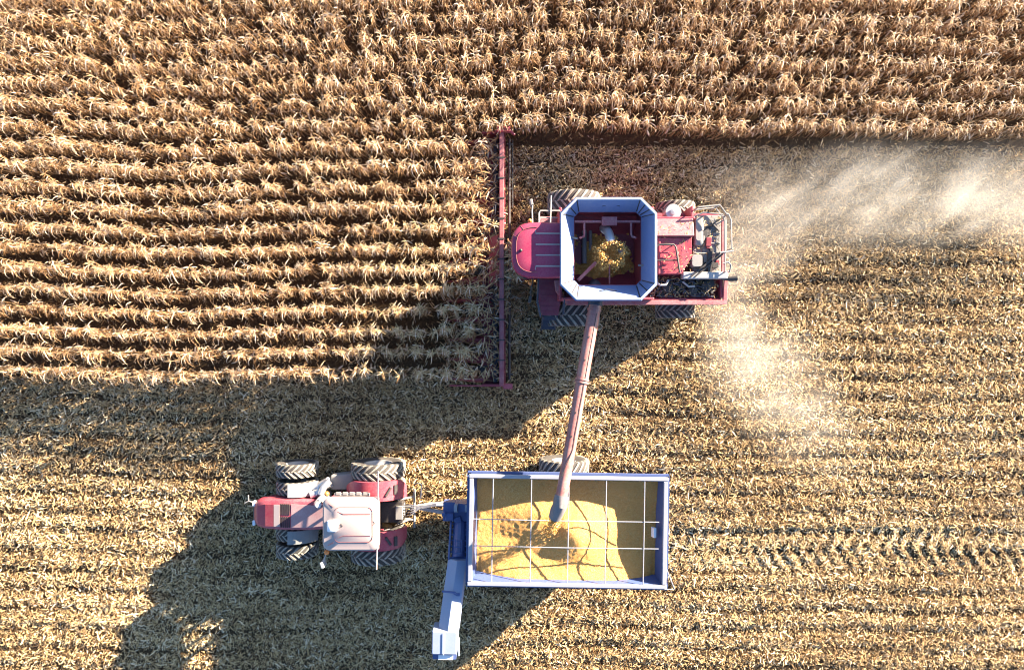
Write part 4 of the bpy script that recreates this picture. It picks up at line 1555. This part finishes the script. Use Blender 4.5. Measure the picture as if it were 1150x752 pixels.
# ------------------------------------------------------------------ grain
def build_cart_grain():
    nx, ny = 150, 84
    u, v = np.meshgrid(np.linspace(-1, 1, nx), np.linspace(-1, 1, ny))
    X, Y = GX + u * 3.0, GY + v * 1.6
    def cone(cx, cy, peak, slope, sx=1.0, sy=1.0):
        d = np.sqrt(((X - cx) / sx) ** 2 + ((Y - cy) / sy) ** 2 + 0.02)
        return peak - slope * d

    # the heap growing under the spout, an older lower one beside it, and grain levelled out to the walls
    lo = 2.87 + 0.05 * (vnoise(X * 0.7, Y * 0.7, 31) - 0.5)
    lo = lo + 0.40 * np.clip((-v - 0.25) / 0.75, 0, 1) * np.clip((0.97 - np.abs(u)) / 0.45, 0, 1) ** 0.7
    lo = lo + 0.15 * np.clip((v - 0.4) / 0.6, 0, 1)
    c1 = cone(2.2, -6.95, 3.58, 0.42)
    c2 = cone(0.9, -6.35, 3.22, 0.36, 1.35, 1.0)
    k = 8.0
    z = np.log(np.exp(k * lo) + np.exp(k * c1) + np.exp(k * c2)) / k
    z -= 0.07 * np.exp(-((X - 1.45) ** 2 + (Y + 6.85) ** 2) / 0.10)
    z += 0.012 * (vnoise(X * 2.5, Y * 2.5, 32) - 0.5) + 0.016 * (vnoise(X * 8, Y * 8, 33) - 0.5) + 0.018 * (vnoise(X * 22, Y * 22, 34) - 0.5)
    drop = np.maximum(0, ZR - 0.05 - z)
    hx = HX - 0.16 - drop * 0.20 - 0.004
    hy = HY - 0.14 - drop * 0.26 - 0.004
    V = np.stack([GX + u * hx, GY + v * hy, z], -1).reshape(-1, 3)
    i = (np.arange(ny - 1)[:, None] * nx + np.arange(nx - 1)[None]).ravel()
    F = np.stack([i, i + 1, i + nx + 1, i + nx], -1)
    c = np.array([GX, GY, 0])
    o = link('cart_grain', np_mesh('cart_grain', V - c, F, 'grain', None, True), (GX, GY, 0))
    tag(o, 'golden shelled corn heaped inside the grain cart', 'grain', 'stuff')
    return o


cart_grain = build_cart_grain()
for o in (gc, cart_grain):
    o.rotation_euler = (0, 0, R(-1.0))


def kernels(name, px, py, pz, size, label, mat='kernel'):
    n = len(px)
    V, F = flakes(px, py, pz, size, size * 0.7, rng.uniform(0, 6.28, n), rng.normal(0, 0.6, n), rng.normal(0, 0.6, n), np.full(n, 0.5))
    c = np.array([px.mean(), py.mean(), pz.min()])
    o = link(name, np_mesh(name, V - c, F, mat, np.repeat(rng.uniform(0, 1, n), 2)), tuple(c))
    return tag(o, label, 'grain', 'stuff')


# the stream falling from the spout onto the heap
n = 2600
t = rng.uniform(0, 1, n) ** 0.8
end = Vector((1.35, -6.85, 3.14))
kx = SPOUT.x + (end.x - SPOUT.x) * t + rng.normal(0, 1, n) * (0.05 + 0.07 * t)
ky = SPOUT.y + (end.y - SPOUT.y) * t + rng.normal(0, 1, n) * (0.05 + 0.07 * t)
kz = SPOUT.z + (end.z - SPOUT.z) * t ** 1.4 + rng.normal(0, 0.04, n)
kernels('grain_stream', kx, ky, kz, rng.uniform(0.02, 0.05, n), 'stream of corn kernels falling from the auger spout onto the heap')


def build_tank_grain():
    nx, ny = 80, 84
    X, Y = np.meshgrid(np.linspace(X0 + 0.004, X1 - 0.004, nx), np.linspace(Y0 + 0.004, Y1 - 0.004, ny))
    d = np.sqrt((X - 3.42) ** 2 + (Y - 2.8) ** 2)
    z = 2.16 + 0.34 * np.exp(-((d - 0.40) / 0.24) ** 2) - 0.05 * d + 0.12 * (vnoise(X * 4, Y * 4, 41) - 0.5) + 0.08 * (vnoise(X * 13, Y * 13, 42) - 0.5)
    z += 0.25 * np.exp(-(((X - 3.0) / 0.8) ** 2 + ((Y - 2.1) / 0.35) ** 2))
    V = np.stack([X, Y, z], -1).reshape(-1, 3)
    i = (np.arange(ny - 1)[:, None] * nx + np.arange(nx - 1)[None]).ravel()
    F = np.stack([i, i + 1, i + nx + 1, i + nx], -1)
    c = np.array([3.3, 2.98, 2.1])
    o = link('tank_grain', np_mesh('tank_grain', V - c, F, 'grain', None, True), tuple(c))
    tag(o, 'thin layer of corn kernels and chaff in the bottom of the combine tank', 'grain', 'stuff')


build_tank_grain()
# kernels fountaining out of the auger in a ring
n = 1700
a = rng.uniform(0, 2 * PI, n)
rr2 = np.abs(rng.normal(0.42, 0.10, n)) + 0.06 * np.sin(a * 5) + 0.05 * np.sin(a * 9 + 1)
kernels('grain_fountain', 3.42 + rr2 * np.cos(a), 2.80 + rr2 * np.sin(a) * 0.95, 3.78 - 1.6 * np.abs(rr2 - 0.36) + rng.normal(0, 0.10, n), rng.uniform(0.02, 0.065, n), 'ring of corn kernels spraying up out of the filling auger inside the tank')

# torn leaves flung over the header and feeder house
n = 2400
lx = np.concatenate([rng.normal(0.0, 0.24, n // 4),  rng.uniform(-2.7, -0.35, n - n // 4)])
ly = np.concatenate([rng.normal(1.9, 0.7, n // 4), rng.uniform(-1.7, 7.5, n - n // 4)])
lz = np.where((np.abs(ly - YC) < 0.75) & (lx > -0.15), 1.25 + 0.4 * (lx + 0.14), np.where(lx > -0.15, rng.uniform(0.2, 0.6, n), np.where((np.abs(ly - YC) < 1.0) & (lx > -0.9), 1.05, np.where(lx < -0.9, 0.95 - 0.36 * (-0.9 - lx) + rng.uniform(0, 0.35, n), rng.uniform(0.85, 1.1, n))))) + rng.uniform(0, 0.12, n)
V, F = flakes(lx, ly, lz, rng.uniform(0.18, 0.5, n), rng.uniform(0.02, 0.05, n), rng.uniform(0, 6.28, n), rng.normal(0, 0.4, n), rng.normal(0, 0.6, n), rng.uniform(0.2, 1.2, n))
c = np.array([-0.3, 2.8, 0.2])
o = link('loose_leaves', np_mesh('loose_leaves', V - c, F, 'corn', np.repeat(np.clip(rng.normal(0.6, 0.2, n), 0, 1), 2)), tuple(c))
tag(o, 'torn dry corn leaves caught on the red header and below the cab', 'leaves', 'stuff')


n = 700
sx_ = np.concatenate([rng.uniform(5.0, 7.4, 420), rng.uniform(4.9, 6.3, 120), rng.uniform(6.45, 7.4, 160)])
sy_ = np.concatenate([rng.uniform(1.36, 2.1, 420), rng.uniform(2.2, 4.0, 120), rng.uniform(2.2, 4.2, 160)])
sz_ = np.concatenate([rng.uniform(2.28, 2.56, 420), np.where(sy_[420:540] > 3.42, 3.24 - 0.23 * (sy_[420:540] - 3.45), 3.03 + 0.06 * (sy_[420:540] - 2.14)), np.full(160, 2.745)]) + 0.015
V, F = flakes(sx_, sy_, sz_, rng.uniform(0.04, 0.16, n), rng.uniform(0.012, 0.035, n), rng.uniform(0, 6.28, n), rng.normal(0, 0.15, n), rng.normal(0, 0.2, n), rng.uniform(0, 0.4, n))
c = np.array([6.2, 2.8, 2.3])
o = link('chaff', np_mesh('chaff', V - c, F, 'litter', np.repeat(np.clip(rng.normal(0.5, 0.2, n), 0, 1), 2)), tuple(c))
tag(o, 'bits of chaff settled on the engine bay and rear deck of the combine', 'chaff', 'stuff')


# ------------------------------------------------------------------ dust behind the combine
def build_dust():
    m, nt, b = nodes_of('field_dust')
    nt.nodes.remove(b)
    vol = add(nt, 'ShaderNodeVolumePrincipled')
    vol.inputs['Color'].default_value = (0.95, 0.91, 0.84, 1)
    vol.inputs['Anisotropy'].default_value = 0.1
    geo = add(nt, 'ShaderNodeNewGeometry')
    noise = add(nt, 'ShaderNodeTexNoise')
    noise.inputs['Scale'].default_value = 0.75
    noise.inputs['Detail'].default_value = 5
    noise.inputs['Roughness'].default_value = 0.62
    noise.inputs['Distortion'].default_value = 0.4
    light_shafts = add(nt, 'ShaderNodeMapping', vector_type='TEXTURE')  # noise streaks drawn out along the sun's bearing, imitating sun shafts in the dust
    light_shafts.inputs['Rotation'].default_value = (0, 0, R(35))
    light_shafts.inputs['Scale'].default_value = (1.7, 0.75, 1.0)
    nt.links.new(geo.outputs['Position'], light_shafts.inputs['Vector'])
    nt.links.new(light_shafts.outputs[0], noise.inputs['Vector'])
    nr = add(nt, 'ShaderNodeMapRange')
    nr.inputs['From Min'].default_value = 0.41
    nr.inputs['From Max'].default_value = 0.76
    nr.inputs['To Min'].default_value = 0.16
    nt.links.new(noise.outputs['Fac'], nr.inputs['Value'])
    total = None
    for (loc, rot, scl, amt) in DUST:
        mp = add(nt, 'ShaderNodeMapping', vector_type='TEXTURE')
        mp.inputs['Location'].default_value = loc
        mp.inputs['Rotation'].default_value = (0, 0, R(rot))
        mp.inputs['Scale'].default_value = scl
        nt.links.new(geo.outputs['Position'], mp.inputs['Vector'])
        ln = add(nt, 'ShaderNodeVectorMath', operation='LENGTH')
        nt.links.new(mp.outputs[0], ln.inputs[0])
        rg = add(nt, 'ShaderNodeMapRange', interpolation_type='SMOOTHSTEP')
        rg.inputs['From Min'].default_value = 1.0
        rg.inputs['From Max'].default_value = 0.15
        rg.inputs['To Max'].default_value = amt
        nt.links.new(ln.outputs['Value'], rg.inputs['Value'])
        if total is None:
            total = rg.outputs[0]
        else:
            mx = add(nt, 'ShaderNodeMath', operation='ADD')
            nt.links.new(total, mx.inputs[0])
            nt.links.new(rg.outputs[0], mx.inputs[1])
            total = mx.outputs[0]
    mul = add(nt, 'ShaderNodeMath', operation='MULTIPLY')
    nt.links.new(total, mul.inputs[0])
    nt.links.new(nr.outputs[0], mul.inputs[1])
    nt.links.new(mul.outputs[0], vol.inputs['Density'])
    nt.links.new(vol.outputs[0], nt.nodes['Material Output'].inputs['Volume'])
    M['dust'] = m
    bx = MB()
    bx.span(7.0, 23.0, -6.0, 7.6, 0.25, 2.6)
    o = bx.build('dust', 'dust')
    tag(o, 'pale sunlit dust drifting over the cut ground behind the combine', 'dust', 'stuff')


DUST = [
    ((14.0, 5.3, 1.1), 0, (8.5, 2.6, 1.7), 0.46),
    ((20.0, 5.4, 1.1), 0, (5.0, 2.7, 1.7), 0.46),
    ((9.0, 3.4, 1.2), 35, (3.4, 2.2, 1.8), 0.32),
    ((8.1, 1.0, 1.1), -66, (4.2, 1.7, 1.7), 0.25),
    ((9.9, -1.8, 0.9), -50, (5.4, 2.8, 1.5), 0.30),
]
build_dust()
